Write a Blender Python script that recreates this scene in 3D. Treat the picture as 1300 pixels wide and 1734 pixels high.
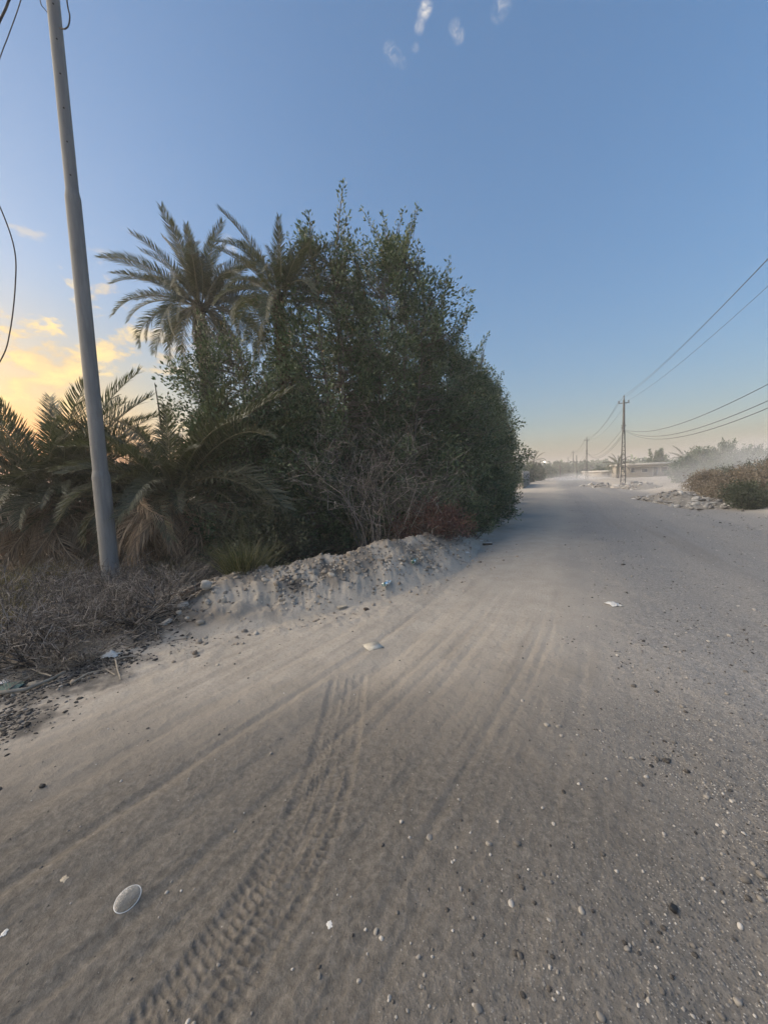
import bpy, math, random
import numpy as np
from mathutils import Vector, Matrix

# ------------------------------------------------------------------ camera, sky, sun, exposure
for o in list(bpy.data.objects):
    bpy.data.objects.remove(o)
sc = bpy.context.scene
COL = sc.collection
R = math.radians
CAM_Z, PITCH, ROLL, FPX = 1.5, 4.75, 2.3, 650.0
cd = bpy.data.cameras.new('camera')
cam = bpy.data.objects.new('camera', cd)
COL.objects.link(cam)
cd.sensor_fit = 'HORIZONTAL'
cd.sensor_width = 36.0
cd.lens = 36.0 * FPX / 1300.0
cd.clip_start, cd.clip_end = 0.05, 5000.0
CAM_R = Matrix.Rotation(R(90 - PITCH), 4, 'X') @ Matrix.Rotation(R(-ROLL), 4, 'Z')
cam.matrix_world = Matrix.Translation((0, 0, CAM_Z)) @ CAM_R
sc.camera = cam

SUN_AZ, SUN_EL = -76.0, 7.0           # degrees, azimuth measured from +Y towards +X
world = bpy.data.worlds.new('World')
sc.world = world
world.use_nodes = True
sun_d = bpy.data.lights.new('sun', 'SUN')
sun = bpy.data.objects.new('sun', sun_d)
COL.objects.link(sun)
sun_d.energy = 4.0
sun_d.angle = R(120)
sun_d.color = (1.0, 0.85, 0.66)
sdir = Vector((math.sin(R(SUN_AZ)) * math.cos(R(SUN_EL)), math.cos(R(SUN_AZ)) * math.cos(R(SUN_EL)), math.sin(R(SUN_EL))))
sun.rotation_euler = (-sdir).to_track_quat('-Z', 'Y').to_euler()
sun.location = (-20, 10, 30)

def ray(u, v):
    """direction of a pixel of the 1300 x 1734 photograph"""
    d = CAM_R.to_3x3() @ Vector(((u - 650.0) / FPX, -(v - 867.0) / FPX, -1.0))
    return d
def at_y(u, v, y):
    d = ray(u, v)
    return Vector((0, 0, CAM_Z)) + d * (y / d.y)

class NT:
    """small helper for node trees"""
    def __init__(s, tree):
        s.t = tree; s.n = tree.nodes; s.l = tree.links
    def add(s, typ, **kw):
        nd = s.n.new(typ)
        for k, v in kw.items():
            setattr(nd, k, v)
        return nd
    def inp(s, sock, val):
        if hasattr(val, 'is_linked') or hasattr(val, 'links'):
            s.l.new(val, sock)
        elif val is not None:
            sock.default_value = val
    def math(s, op, a, b=None, c=None, clamp=False):
        nd = s.add('ShaderNodeMath', operation=op); nd.use_clamp = clamp
        s.inp(nd.inputs[0], a)
        if b is not None: s.inp(nd.inputs[1], b)
        if c is not None: s.inp(nd.inputs[2], c)
        return nd.outputs[0]
    def vmath(s, op, a, b=None, out=0):
        nd = s.add('ShaderNodeVectorMath', operation=op)
        s.inp(nd.inputs[0], a)
        if b is not None: s.inp(nd.inputs[1], b)
        return nd.outputs[out]
    def mix(s, f, a, b, mode='MIX'):
        nd = s.add('ShaderNodeMix', data_type='RGBA', blend_type=mode)
        s.inp(nd.inputs[0], f); s.inp(nd.inputs[6], a); s.inp(nd.inputs[7], b)
        return nd.outputs[2]
    def noise(s, vec, scale, detail=4, rough=0.55, dist=0.0, out=0):
        nd = s.add('ShaderNodeTexNoise')
        if vec is not None: s.l.new(vec, nd.inputs['Vector'])
        nd.inputs['Scale'].default_value = scale
        nd.inputs['Detail'].default_value = detail
        nd.inputs['Roughness'].default_value = rough
        nd.inputs['Distortion'].default_value = dist
        return nd.outputs[out]
    def ramp(s, fac, stops):
        nd = s.add('ShaderNodeValToRGB')
        el = nd.color_ramp.elements
        while len(el) < len(stops): el.new(0.5)
        for e, (p, c) in zip(el, stops):
            e.position = p; e.color = (c[0], c[1], c[2], 1) if len(c) == 3 else c
        s.l.new(fac, nd.inputs[0])
        return nd.outputs[0]
    def smooth(s, x, lo, hi):
        nd = s.add('ShaderNodeMapRange', interpolation_type='SMOOTHSTEP')
        s.inp(nd.inputs[0], x)
        nd.inputs[1].default_value = lo; nd.inputs[2].default_value = hi
        nd.inputs[3].default_value = 0; nd.inputs[4].default_value = 1
        return nd.outputs[0]

def build_world():
    t = NT(world.node_tree)
    t.n.clear()
    sky = t.add('ShaderNodeTexSky', sky_type='NISHITA')
    sky.sun_disc = False
    sky.sun_elevation = R(SUN_EL)
    sky.sun_rotation = R(SUN_AZ)
    sky.altitude = 20
    sky.air_density = 1.0
    sky.dust_density = 3.5
    sky.ozone_density = 3.1
    # the dusty air evens out the range between the sunset glow and the rest of the sky
    hs = t.add('ShaderNodeSeparateColor', mode='RGB')
    t.l.new(sky.outputs[0], hs.inputs[0])
    vmax = t.math('MAXIMUM', hs.outputs[0], t.math('MAXIMUM', hs.outputs[1], hs.outputs[2]))
    fac = t.math('DIVIDE', SKY_GAIN * 1.85, t.math('MULTIPLY_ADD', vmax, SKY_GAIN * 1.617, 1.0))
    sc_ = t.add('ShaderNodeVectorMath', operation='SCALE')
    t.l.new(sky.outputs[0], sc_.inputs[0]); t.l.new(t.math('MULTIPLY', fac, SKY_OUT), sc_.inputs[3])
    base = sc_.outputs[0]
    tc = t.add('ShaderNodeTexCoord')
    D = t.vmath('NORMALIZE', tc.outputs['Generated'])
    sep = t.add('ShaderNodeSeparateXYZ'); t.l.new(D, sep.inputs[0])
    sunside = t.vmath('DOT_PRODUCT', D, Vector((math.sin(R(SUN_AZ)), math.cos(R(SUN_AZ)), 0.0)), out=1)
    # suspended dust warms the low sky all round, most of all on the sunset side
    lowair = t.math('POWER', 2.718, t.math('MULTIPLY', t.math('MAXIMUM', sep.outputs[2], 0.0), -7.0))
    base = t.mix(t.math('MULTIPLY', lowair, 0.9), base, t.mix(1.0, base, (1.24, 0.82, 0.68, 1), 'MULTIPLY'))
    glow = t.math('MULTIPLY', t.smooth(sunside, 0.42, 0.86), t.math('SUBTRACT', 1.0, t.smooth(sep.outputs[2], 0.10, 0.44)))
    base = t.mix(glow, base, t.mix(1.0, base, (1.42, 0.90, 0.36, 1), 'MULTIPLY'))
    ember = t.math('MULTIPLY', t.smooth(sunside, 0.50, 0.90), t.math('SUBTRACT', 1.0, t.smooth(sep.outputs[2], 0.0, 0.20)))
    base = t.mix(ember, base, t.mix(1.0, base, (1.08, 0.72, 0.42, 1), 'MULTIPLY'))
    # sunset clouds: a broken layer seen in perspective, thick on the sun's side of the sky
    squash = t.vmath('MULTIPLY', D, Vector((1.0, 1.0, 1.9)))
    n1 = t.noise(squash, 17.0, 8, 0.58, 0.2)
    n2 = t.noise(squash, 4.6, 2, 0.5)
    side = t.smooth(sunside, 0.50, 0.76)
    low = t.math('SUBTRACT', 1.0, t.smooth(sep.outputs[2], 0.30, 0.52))
    up = t.smooth(sep.outputs[2], 0.06, 0.16)
    dens = t.math('MULTIPLY_ADD', n2, 0.9, n1)
    cl = t.smooth(dens, 0.97, 1.12)
    cl = t.math('MULTIPLY', t.math('MULTIPLY', cl, side), t.math('MULTIPLY', low, up))
    cloudcol = t.mix(t.smooth(n1, 0.40, 0.75), (0.92, 0.66, 0.36, 1), (1.36, 0.98, 0.38, 1))
    scale = t.mix(1.0, cloudcol, (SKY_CLOUD, SKY_CLOUD, SKY_CLOUD, 1), 'MULTIPLY')
    c1 = t.mix(t.math('MULTIPLY', cl, 0.85), base, scale)
    # small high wisps
    wn = t.noise(D, 60.0, 5, 0.65, 0.8)
    acc = None
    for (u, v, rad, k) in WISPS:
        w = ray(u, v).normalized()
        dt = t.vmath('DOT_PRODUCT', D, w, out=1)
        m = t.math('MULTIPLY', t.smooth(dt, math.cos(R(rad)), 1.0), k)
        acc = m if acc is None else t.math('ADD', acc, m)
    wm = t.math('MULTIPLY', acc, t.math('MULTIPLY', t.smooth(wn, 0.30, 0.80), 0.6), clamp=True)
    c2 = t.mix(wm, c1, t.mix(1.0, (1.0, 0.93, 0.84, 1), (SKY_CLOUD, SKY_CLOUD, SKY_CLOUD, 1), 'MULTIPLY'))
    bg = t.add('ShaderNodeBackground')
    t.l.new(c2, bg.inputs[0])
    bg.inputs[1].default_value = SKY_STRENGTH
    out = t.add('ShaderNodeOutputWorld')
    t.l.new(bg.outputs[0], out.inputs[0])
SKY_STRENGTH, SKY_CLOUD, SKY_GAIN, SKY_OUT = 0.15, 2.6, 0.24, 3.4
WISPS = [(722, 12, 0.7, 1.0), (717, 20, 0.7, 0.8), (710, 45, 0.6, 0.7), (660, 84, 0.75, 0.65), (668, 96, 0.8, 0.6), (681, 106, 0.55, 0.5), (770, 46, 0.7, 0.55),
         (776, 60, 0.7, 0.55), (845, 18, 0.9, 0.5), (855, 6, 0.8, 0.3), (384, 410, 1.0, 0.8), (392, 422, 0.8, 0.6), (703, 80, 0.45, 0.3)]
build_world()

vs = sc.view_settings
vs.view_transform = 'Standard'
vs.look = 'None'
vs.gamma = 1.0
vs.exposure = 1.4
vs.use_curve_mapping = False
sc.cycles.use_denoising = True
try:
    sc.cycles.denoiser = 'OPENIMAGEDENOISE'
except Exception:
    pass
sc.cycles.max_bounces = 6
sc.cycles.diffuse_bounces = 3
sc.cycles.transparent_max_bounces = 6
sc.cycles.volume_bounces = 1
sc.cycles.caustics_reflective = False
sc.cycles.caustics_refractive = False

# ------------------------------------------------------------------ numeric helpers
rng = np.random.default_rng(7)

def _h(ix, iy, seed):
    n = (ix.astype(np.int64) * 374761393 + iy.astype(np.int64) * 668265263 + seed * 144269504) & 0x7fffffff
    n = ((n ^ (n >> 13)) * 1274126177) & 0x7fffffff
    n = n ^ (n >> 16)
    return (n & 0xffff) / 65535.0
def vnoise(x, y, seed=0):
    ix = np.floor(x); iy = np.floor(y)
    fx = x - ix; fy = y - iy
    fx = fx * fx * (3 - 2 * fx); fy = fy * fy * (3 - 2 * fy)
    a = _h(ix, iy, seed); b = _h(ix + 1, iy, seed); c = _h(ix, iy + 1, seed); d = _h(ix + 1, iy + 1, seed)
    return (a * (1 - fx) + b * fx) * (1 - fy) + (c * (1 - fx) + d * fx) * fy
def fbm(x, y, seed=0, oct=4, rough=0.5):
    s = 0.0; a = 1.0; tot = 0.0
    for i in range(oct):
        s = s + a * (vnoise(x * 2 ** i + 17.3 * i, y * 2 ** i - 9.1 * i, seed + i) - 0.5)
        tot += a; a *= rough
    return s / tot * 2      # about -1..1
def sstep(x, a, b):
    u = np.clip((x - a) / (b - a), 0, 1)
    return u * u * (3 - 2 * u)
def unit(v):
    return v / np.maximum(np.linalg.norm(v, axis=-1, keepdims=True), 1e-9)

# ------------------------------------------------------------------ terrain as a function of place (metres)
YAW = R(24.0)                                  # the road runs 24 degrees right of +Y
SY, CY = math.sin(YAW), math.cos(YAW)
def road_st(x, y):
    return x * SY + y * CY, x * CY - y * SY
def rp(s, t):                                   # a point from road coordinates
    return s * SY + t * CY, s * CY - t * SY

# soil bank: ridge line x, y, height, half width
RIDGE = np.array([(-3.3, 4.9, 0.06, 0.8), (-2.5, 4.75, 0.20, 0.85), (-1.85, 4.85, 0.36, 0.80), (-1.2, 5.25, 0.44, 0.80),
                  (-0.55, 5.65, 0.47, 0.80), (0.0, 6.05, 0.52, 0.72), (0.5, 6.65, 0.50, 0.70), (1.0, 7.5, 0.36, 0.62),
                  (1.55, 8.6, 0.22, 0.5), (2.1, 9.8, 0.10, 0.4)])
def bank(x, y):
    best = np.zeros_like(x)
    for a, b in zip(RIDGE[:-1], RIDGE[1:]):
        dx, dy = b[0] - a[0], b[1] - a[1]
        L2 = dx * dx + dy * dy
        u = np.clip(((x - a[0]) * dx + (y - a[1]) * dy) / L2, 0, 1)
        qx, qy = x - (a[0] + u * dx), y - (a[1] + u * dy)
        d = np.sqrt(qx * qx + qy * qy)
        h = a[2] + (b[2] - a[2]) * u
        w = a[3] + (b[3] - a[3]) * u
        best = np.maximum(best, h * np.clip(1 - (d / (w * 1.25)) ** 1.35, 0, 1))
    return best

# tyre track centre line (pixels turned into ground points)
TRACK = np.array([tuple((Vector((0, 0, CAM_Z)) + ray(u, v) * (CAM_Z / -ray(u, v).z)).xy)
                  for (u, v) in [(592, 1132), (580, 1200), (560, 1290), (526, 1390), (474, 1490), (398, 1600), (306, 1720), (180, 1860)]])
def track_coords(x, y):
    best = np.full(x.shape, 9.0); al = np.zeros(x.shape); acc = 0.0
    for a, b in zip(TRACK[:-1], TRACK[1:]):
        dx, dy = b - a
        L = math.hypot(dx, dy)
        u = ((x - a[0]) * dx + (y - a[1]) * dy) / (L * L)
        uc = np.clip(u, 0, 1)
        qx, qy = x - (a[0] + uc * dx), y - (a[1] + uc * dy)
        d = np.hypot(qx, qy) * np.sign(dx * qy - dy * qx)
        m = np.abs(d) < np.abs(best)
        best = np.where(m, d, best); al = np.where(m, acc + uc * L, al)
        acc += L
    return best, al

def left_edge(y):                                # x of the left edge of the driven dirt at a given y
    return np.interp(y, [-60, 0, 2.2, 2.9, 3.3, 3.7, 4.1, 4.8, 7.0, 8.3, 17, 30, 60, 600],
                     [-26, -6, -3.6, -2.85, -2.45, -2.1, -0.9, -0.1, 1.35, 1.95, 5.5, 10.4, 23.6, 264])
def gravel_mask(x, y):
    s, t = road_st(x, y)
    g = sstep(t + 0.45 * fbm(x * 0.9, y * 0.9, 5, 3) + 0.55 * np.exp(-np.hypot(x, y) / 4), -0.1, 1.2) * (1 - sstep(t, 5.0, 6.4))
    return g
def height(x, y):
    x = np.asarray(x, float); y = np.asarray(y, float)
    s, t = road_st(x, y)
    r = np.hypot(x, y)
    h = 0.030 * fbm(x * 0.28, y * 0.28, 11, 3)
    near = np.exp(-(r / 14.0) ** 2)
    off = left_edge(y) - x                        # metres to the left of the driven dirt
    onroad = sstep(-off, -0.2, 0.5) * (1 - sstep(t, 5.4, 6.2))
    # soft ground outside the road
    h = h + (1 - onroad) * (0.05 * fbm(x * 1.1, y * 1.1, 21, 4) - 0.04 * sstep(off, 1.5, 4.0))
    # soil bank, lumpy
    b = bank(x, y)
    bm = sstep(b, 0.01, 0.16)
    h = h + b + bm * (0.105 * fbm(x * 2.3, y * 2.3, 31, 4, 0.62) + 0.050 * fbm(x * 8, y * 8, 33, 4, 0.7))
    # loose lumps at the foot of the bank
    foot = np.exp(-((off + 0.25) / 0.75) ** 2) * sstep(y, 2.0, 3.2) * (1 - sstep(y, 8, 10))
    h = h + foot * 0.026 * np.maximum(fbm(x * 7, y * 7, 35, 3, 0.65), -0.2)
    # right shoulder, a little raised
    h = h + 0.16 * sstep(t, 5.6, 7.6) + sstep(t, 5.6, 7.0) * 0.05 * fbm(x * 0.8, y * 0.8, 41, 3)
    # wheel ruts along the road
    g = gravel_mask(x, y)
    tw = t + 0.10 * np.sin(s * 0.16)
    for c, w, d in ((-1.25, 0.26, 0.016), (0.55, 0.30, 0.016), (1.75, 0.34, 0.020), (3.1, 0.38, 0.028), (4.55, 0.40, 0.032)):
        h = h - onroad * d * np.exp(-((tw - c) / w) ** 2)
    h = h + g * (0.016 * fbm(x * 3.3, y * 3.3, 51, 4, 0.65) + near * 0.0085 * fbm(x * 19, y * 19, 55, 4, 0.75))
    # swinging tyre marks on the near left: grooves and fine streaks 35 degrees right of +Y
    a2 = R(35.0)
    s2 = x * math.sin(a2) + y * math.cos(a2); t2 = x * math.cos(a2) - y * math.sin(a2)
    t2 = t2 + 0.012 * s2 * s2 + 0.02 * np.sin(s2 * 1.3)
    lm = (1 - g) * onroad * (1 - sstep(s2, 3.0, 5.6))
    for c, w, d in ((-2.02, 0.035, 0.012), (-1.93, 0.06, -0.004), (-1.72, 0.07, 0.008), (-1.48, 0.03, 0.007), (-1.33, 0.03, 0.006),
                    (-1.18, 0.03, 0.006), (-0.95, 0.05, 0.005), (-0.72, 0.025, 0.006), (-0.62, 0.025, 0.005), (-0.30, 0.04, 0.005), (-2.45, 0.06, 0.009), (-2.30, 0.07, -0.004)):
        k = 0.55 + 0.9 * vnoise(s2 * 0.9 + c * 31, c * 7 + 0 * s2, 61)
        h = h - 0.85 * lm * k * d * np.exp(-((t2 - c) / w) ** 2)
    h = h + lm * (0.0026 * fbm(t2 * 15, s2 * 0.9, 63, 4, 0.7) + 0.0020 * fbm(t2 * 42, s2 * 3.4, 67, 2) + 0.0050 * fbm(x * 13, y * 13, 69, 3, 0.6))
    # chevron tread print
    d, l = track_coords(x, y)
    hw = 0.135
    a = d / hw
    ins = (1 - sstep(np.abs(a), 0.86, 1.10)) * sstep(l, 0.0, 0.10)
    rib = sum(np.exp(-((a - c) / 0.07) ** 2) for c in (-0.62, -0.16, 0.22, 0.64))
    lug = 0.5 + 0.5 * np.tanh(4.0 * np.sin(2 * np.pi * (l / 0.030 + 0.75 * np.abs(a + 0.15) + 0.5 * (a > 0.22))))
    wear = 0.25 + 1.25 * vnoise(l * 6, a * 3, 71) * (0.6 + 0.8 * vnoise(l * 23, a * 9, 73))
    h = h - ins * (0.009 - wear * (0.0062 * rib + 0.0066 * lug * (1 - np.clip(rib, 0, 1))))
    h = h + 0.0012 * np.exp(-((np.abs(a) - 1.14) / 0.10) ** 2) * sstep(l, 0.0, 0.10)
    # far rise so that the horizon is never a hard edge
    return h
def H1(x, y):
    return float(height(np.array([x]), np.array([y]))[0])
def hit(u, v):
    """where a pixel's ray meets the terrain"""
    d = ray(u, v); o = Vector((0, 0, CAM_Z))
    k = np.concatenate([np.linspace(0.8, 12, 700), np.linspace(12, 120, 900)])
    X, Y, Z = d.x * k, d.y * k, CAM_Z + d.z * k
    below = Z < height(X, Y)
    i = int(np.argmax(below))
    return Vector((X[i], Y[i], float(height(X[i:i + 1], Y[i:i + 1])[0])))

# ------------------------------------------------------------------ object helpers
def raw_mesh(name, V, F, mat=None, attrs=None, smooth=False):
    V = np.asarray(V, np.float32); F = np.asarray(F, np.int32)
    me = bpy.data.meshes.new(name)
    me.vertices.add(len(V)); me.vertices.foreach_set('co', V.ravel())
    k = F.shape[1]
    me.loops.add(F.size); me.loops.foreach_set('vertex_index', F.ravel())
    me.polygons.add(len(F))
    me.polygons.foreach_set('loop_start', np.arange(0, F.size, k, dtype=np.int32))
    if smooth:
        me.polygons.foreach_set('use_smooth', np.ones(len(F), bool))
    for nm, arr in (attrs or {}).items():
        a = me.attributes.new(nm, 'FLOAT', 'POINT')
        a.data.foreach_set('value', np.asarray(arr, np.float32))
    me.update(calc_edges=True)
    if mat is not None:
        me.materials.append(mat)
    return me
def link(name, me, parent=None, loc=None, rot=None, scale=None):
    o = bpy.data.objects.new(name, me)
    COL.objects.link(o)
    if parent is not None: o.parent = parent
    if loc is not None: o.location = loc
    if rot is not None: o.rotation_euler = rot
    if scale is not None: o.scale = scale if hasattr(scale, '__len__') else (scale,) * 3
    return o
def tag(o, label, cat, group=None, kind=None):
    o['label'] = label
    o['category'] = cat
    if group: o['group'] = group
    if kind: o['kind'] = kind
    return o
def empty(name, loc, label=None, cat=None, group=None, rz=0.0):
    o = bpy.data.objects.new(name, None)
    COL.objects.link(o)
    o.location = loc; o.rotation_euler = (0, 0, rz)
    o.empty_display_size = 0.2
    if label: tag(o, label, cat, group)
    return o

class MB:
    """collects quads and triangles (as quads with a repeated corner split off) into one mesh"""
    def __init__(s):
        s.V = []; s.T = []; s.n = 0
    def add(s, V, F):
        V = np.asarray(V, float).reshape(-1, 3); F = np.asarray(F, int)
        if F.shape[1] == 4:
            F = np.concatenate([F[:, [0, 1, 2]], F[:, [0, 2, 3]]])
        s.V.append(V); s.T.append(F + s.n); s.n += len(V)
    def box(s, c, size, rot=None):
        sx, sy, sz = [q / 2 for q in size]
        v = np.array([(-sx, -sy, -sz), (sx, -sy, -sz), (sx, sy, -sz), (-sx, sy, -sz), (-sx, -sy, sz), (sx, -sy, sz), (sx, sy, sz), (-sx, sy, sz)])
        if rot is not None: v = v @ np.array(rot.to_3x3()).T
        s.add(v + np.array(c), [(0, 3, 2, 1), (4, 5, 6, 7), (0, 1, 5, 4), (1, 2, 6, 5), (2, 3, 7, 6), (3, 0, 4, 7)])
    def tube(s, P, rad, sides=6, caps=True):
        P = np.asarray(P, float); n = len(P)
        rad = np.broadcast_to(np.asarray(rad, float), (n,))
        T = unit(np.gradient(P, axis=0))
        ref = np.array([0.0, 0, 1]) if abs(T[0][2]) < 0.9 else np.array([1.0, 0, 0])
        A = unit(np.cross(T, ref)); B = np.cross(T, A)
        an = np.arange(sides) * 2 * np.pi / sides
        V = P[:, None, :] + rad[:, None, None] * (np.cos(an)[None, :, None] * A[:, None, :] + np.sin(an)[None, :, None] * B[:, None, :])
        i = np.arange(n - 1)[:, None] * sides; j = np.arange(sides)[None, :]; j2 = (j + 1) % sides
        F = np.stack([i + j, i + j2, i + sides + j2, i + sides + j], -1).reshape(-1, 4)
        s.add(V.reshape(-1, 3), F)
        if caps:
            for k in (0, n - 1):
                c = np.vstack([V[k], P[k][None]])
                f = [(q, (q + 1) % sides, sides) if k else ((q + 1) % sides, q, sides) for q in range(sides)]
                s.add(c, f)
    def segs(s, A, B, ra, rb, sides=3):
        """many separate tapered prisms at once"""
        A = np.asarray(A, float); B = np.asarray(B, float); n = len(A)
        if n == 0: return
        T = unit(B - A)
        ref = np.where(np.abs(T[:, 2:3]) < 0.9, np.array([[0.0, 0, 1]]), np.array([[1.0, 0, 0]]))
        U = unit(np.cross(T, ref)); W = np.cross(T, U)
        an = np.arange(sides) * 2 * np.pi / sides
        ring = np.cos(an)[None, :, None] * U[:, None, :] + np.sin(an)[None, :, None] * W[:, None, :]
        ra = np.broadcast_to(np.asarray(ra, float), (n,)); rb = np.broadcast_to(np.asarray(rb, float), (n,))
        V = np.concatenate([A[:, None] + ring * ra[:, None, None], B[:, None] + ring * rb[:, None, None]], 1)
        j = np.arange(sides); j2 = (j + 1) % sides
        f = np.stack([j, j2, sides + j2, sides + j], -1)
        F = (np.arange(n)[:, None, None] * 2 * sides + f[None]).reshape(-1, 4)
        s.add(V.reshape(-1, 3), F)
    def arrays(s):
        return np.concatenate(s.V), np.concatenate(s.T)
    def mesh(s, name, mat, smooth=False, attrs=None):
        V, T = s.arrays()
        return raw_mesh(name, V, T, mat, attrs, smooth)
    def build(s, name, mat, parent=None, loc=None, rot=None, smooth=False, scale=None):
        return link(name, s.mesh(name, mat, smooth), parent, loc, rot, scale)

# ------------------------------------------------------------------ materials
def mat_new(name):
    m = bpy.data.materials.new(name); m.use_nodes = True
    t = NT(m.node_tree); t.n.clear()
    out = t.add('ShaderNodeOutputMaterial')
    p = t.add('ShaderNodeBsdfPrincipled')
    t.l.new(p.outputs[0], out.inputs[0])
    return m, t, p, out
def bump(t, p, h, strength, dist):
    b = t.add('ShaderNodeBump')
    b.inputs['Strength'].default_value = strength; b.inputs['Distance'].default_value = dist
    t.l.new(h, b.inputs['Height']); t.l.new(b.outputs[0], p.inputs['Normal'])
def simple(name, col, rough=0.8, var=0.25, scale=8.0, metal=0.0, bumps=0.3, col2=None, spec=0.3):
    m, t, p, out = mat_new(name)
    tc = t.add('ShaderNodeTexCoord')
    n = t.noise(tc.outputs['Object'], scale, 6, 0.65)
    c2 = col2 or tuple(c * (1 - var) for c in col)
    c = t.mix(t.smooth(n, 0.32, 0.68), (*c2, 1), (*[min(1, q * (1 + var * 0.4)) for q in col], 1))
    t.l.new(c, p.inputs['Base Color'])
    p.inputs['Roughness'].default_value = rough
    p.inputs['Metallic'].default_value = metal
    p.inputs['Specular IOR Level'].default_value = spec
    if bumps: bump(t, p, t.noise(tc.outputs['Object'], scale * 5, 5, 0.7), bumps, 0.01)
    return m
def leafmat(name, stops, trans=0.25, rough=0.55, tint=(1.0, 1.15, 0.5)):
    m, t, p, out = mat_new(name)
    at = t.add('ShaderNodeAttribute', attribute_name='rnd')
    col = t.ramp(at.outputs['Fac'], stops)
    t.l.new(col, p.inputs['Base Color'])
    p.inputs['Roughness'].default_value = rough
    p.inputs['Specular IOR Level'].default_value = 0.45
    tr = t.add('ShaderNodeBsdfTranslucent')
    t.l.new(t.mix(1.0, col, (*tint, 1), 'MULTIPLY'), tr.inputs[0])
    mx = t.add('ShaderNodeMixShader'); mx.inputs[0].default_value = trans
    t.l.new(p.outputs[0], mx.inputs[1]); t.l.new(tr.outputs[0], mx.inputs[2])
    t.l.new(mx.outputs[0], out.inputs[0])
    return m
def stonemat(name, stops, use_object, rough=0.9):
    m, t, p, out = mat_new(name)
    if use_object:
        fac = t.add('ShaderNodeObjectInfo').outputs['Random']
    else:
        fac = t.add('ShaderNodeAttribute', attribute_name='rnd').outputs['Fac']
    tc = t.add('ShaderNodeTexCoord')
    geo = t.add('ShaderNodeNewGeometry')
    n = t.noise(geo.outputs['Position'], 55.0, 4, 0.6)
    col = t.ramp(fac, stops)
    col = t.mix(t.math('MULTIPLY', t.smooth(n, 0.4, 0.75), 0.3), col, (0.30, 0.275, 0.24, 1))
    t.l.new(col, p.inputs['Base Color'])
    p.inputs['Roughness'].default_value = rough
    p.inputs['Specular IOR Level'].default_value = 0.2
    bump(t, p, n, 0.4, 0.004)
    return m

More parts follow.
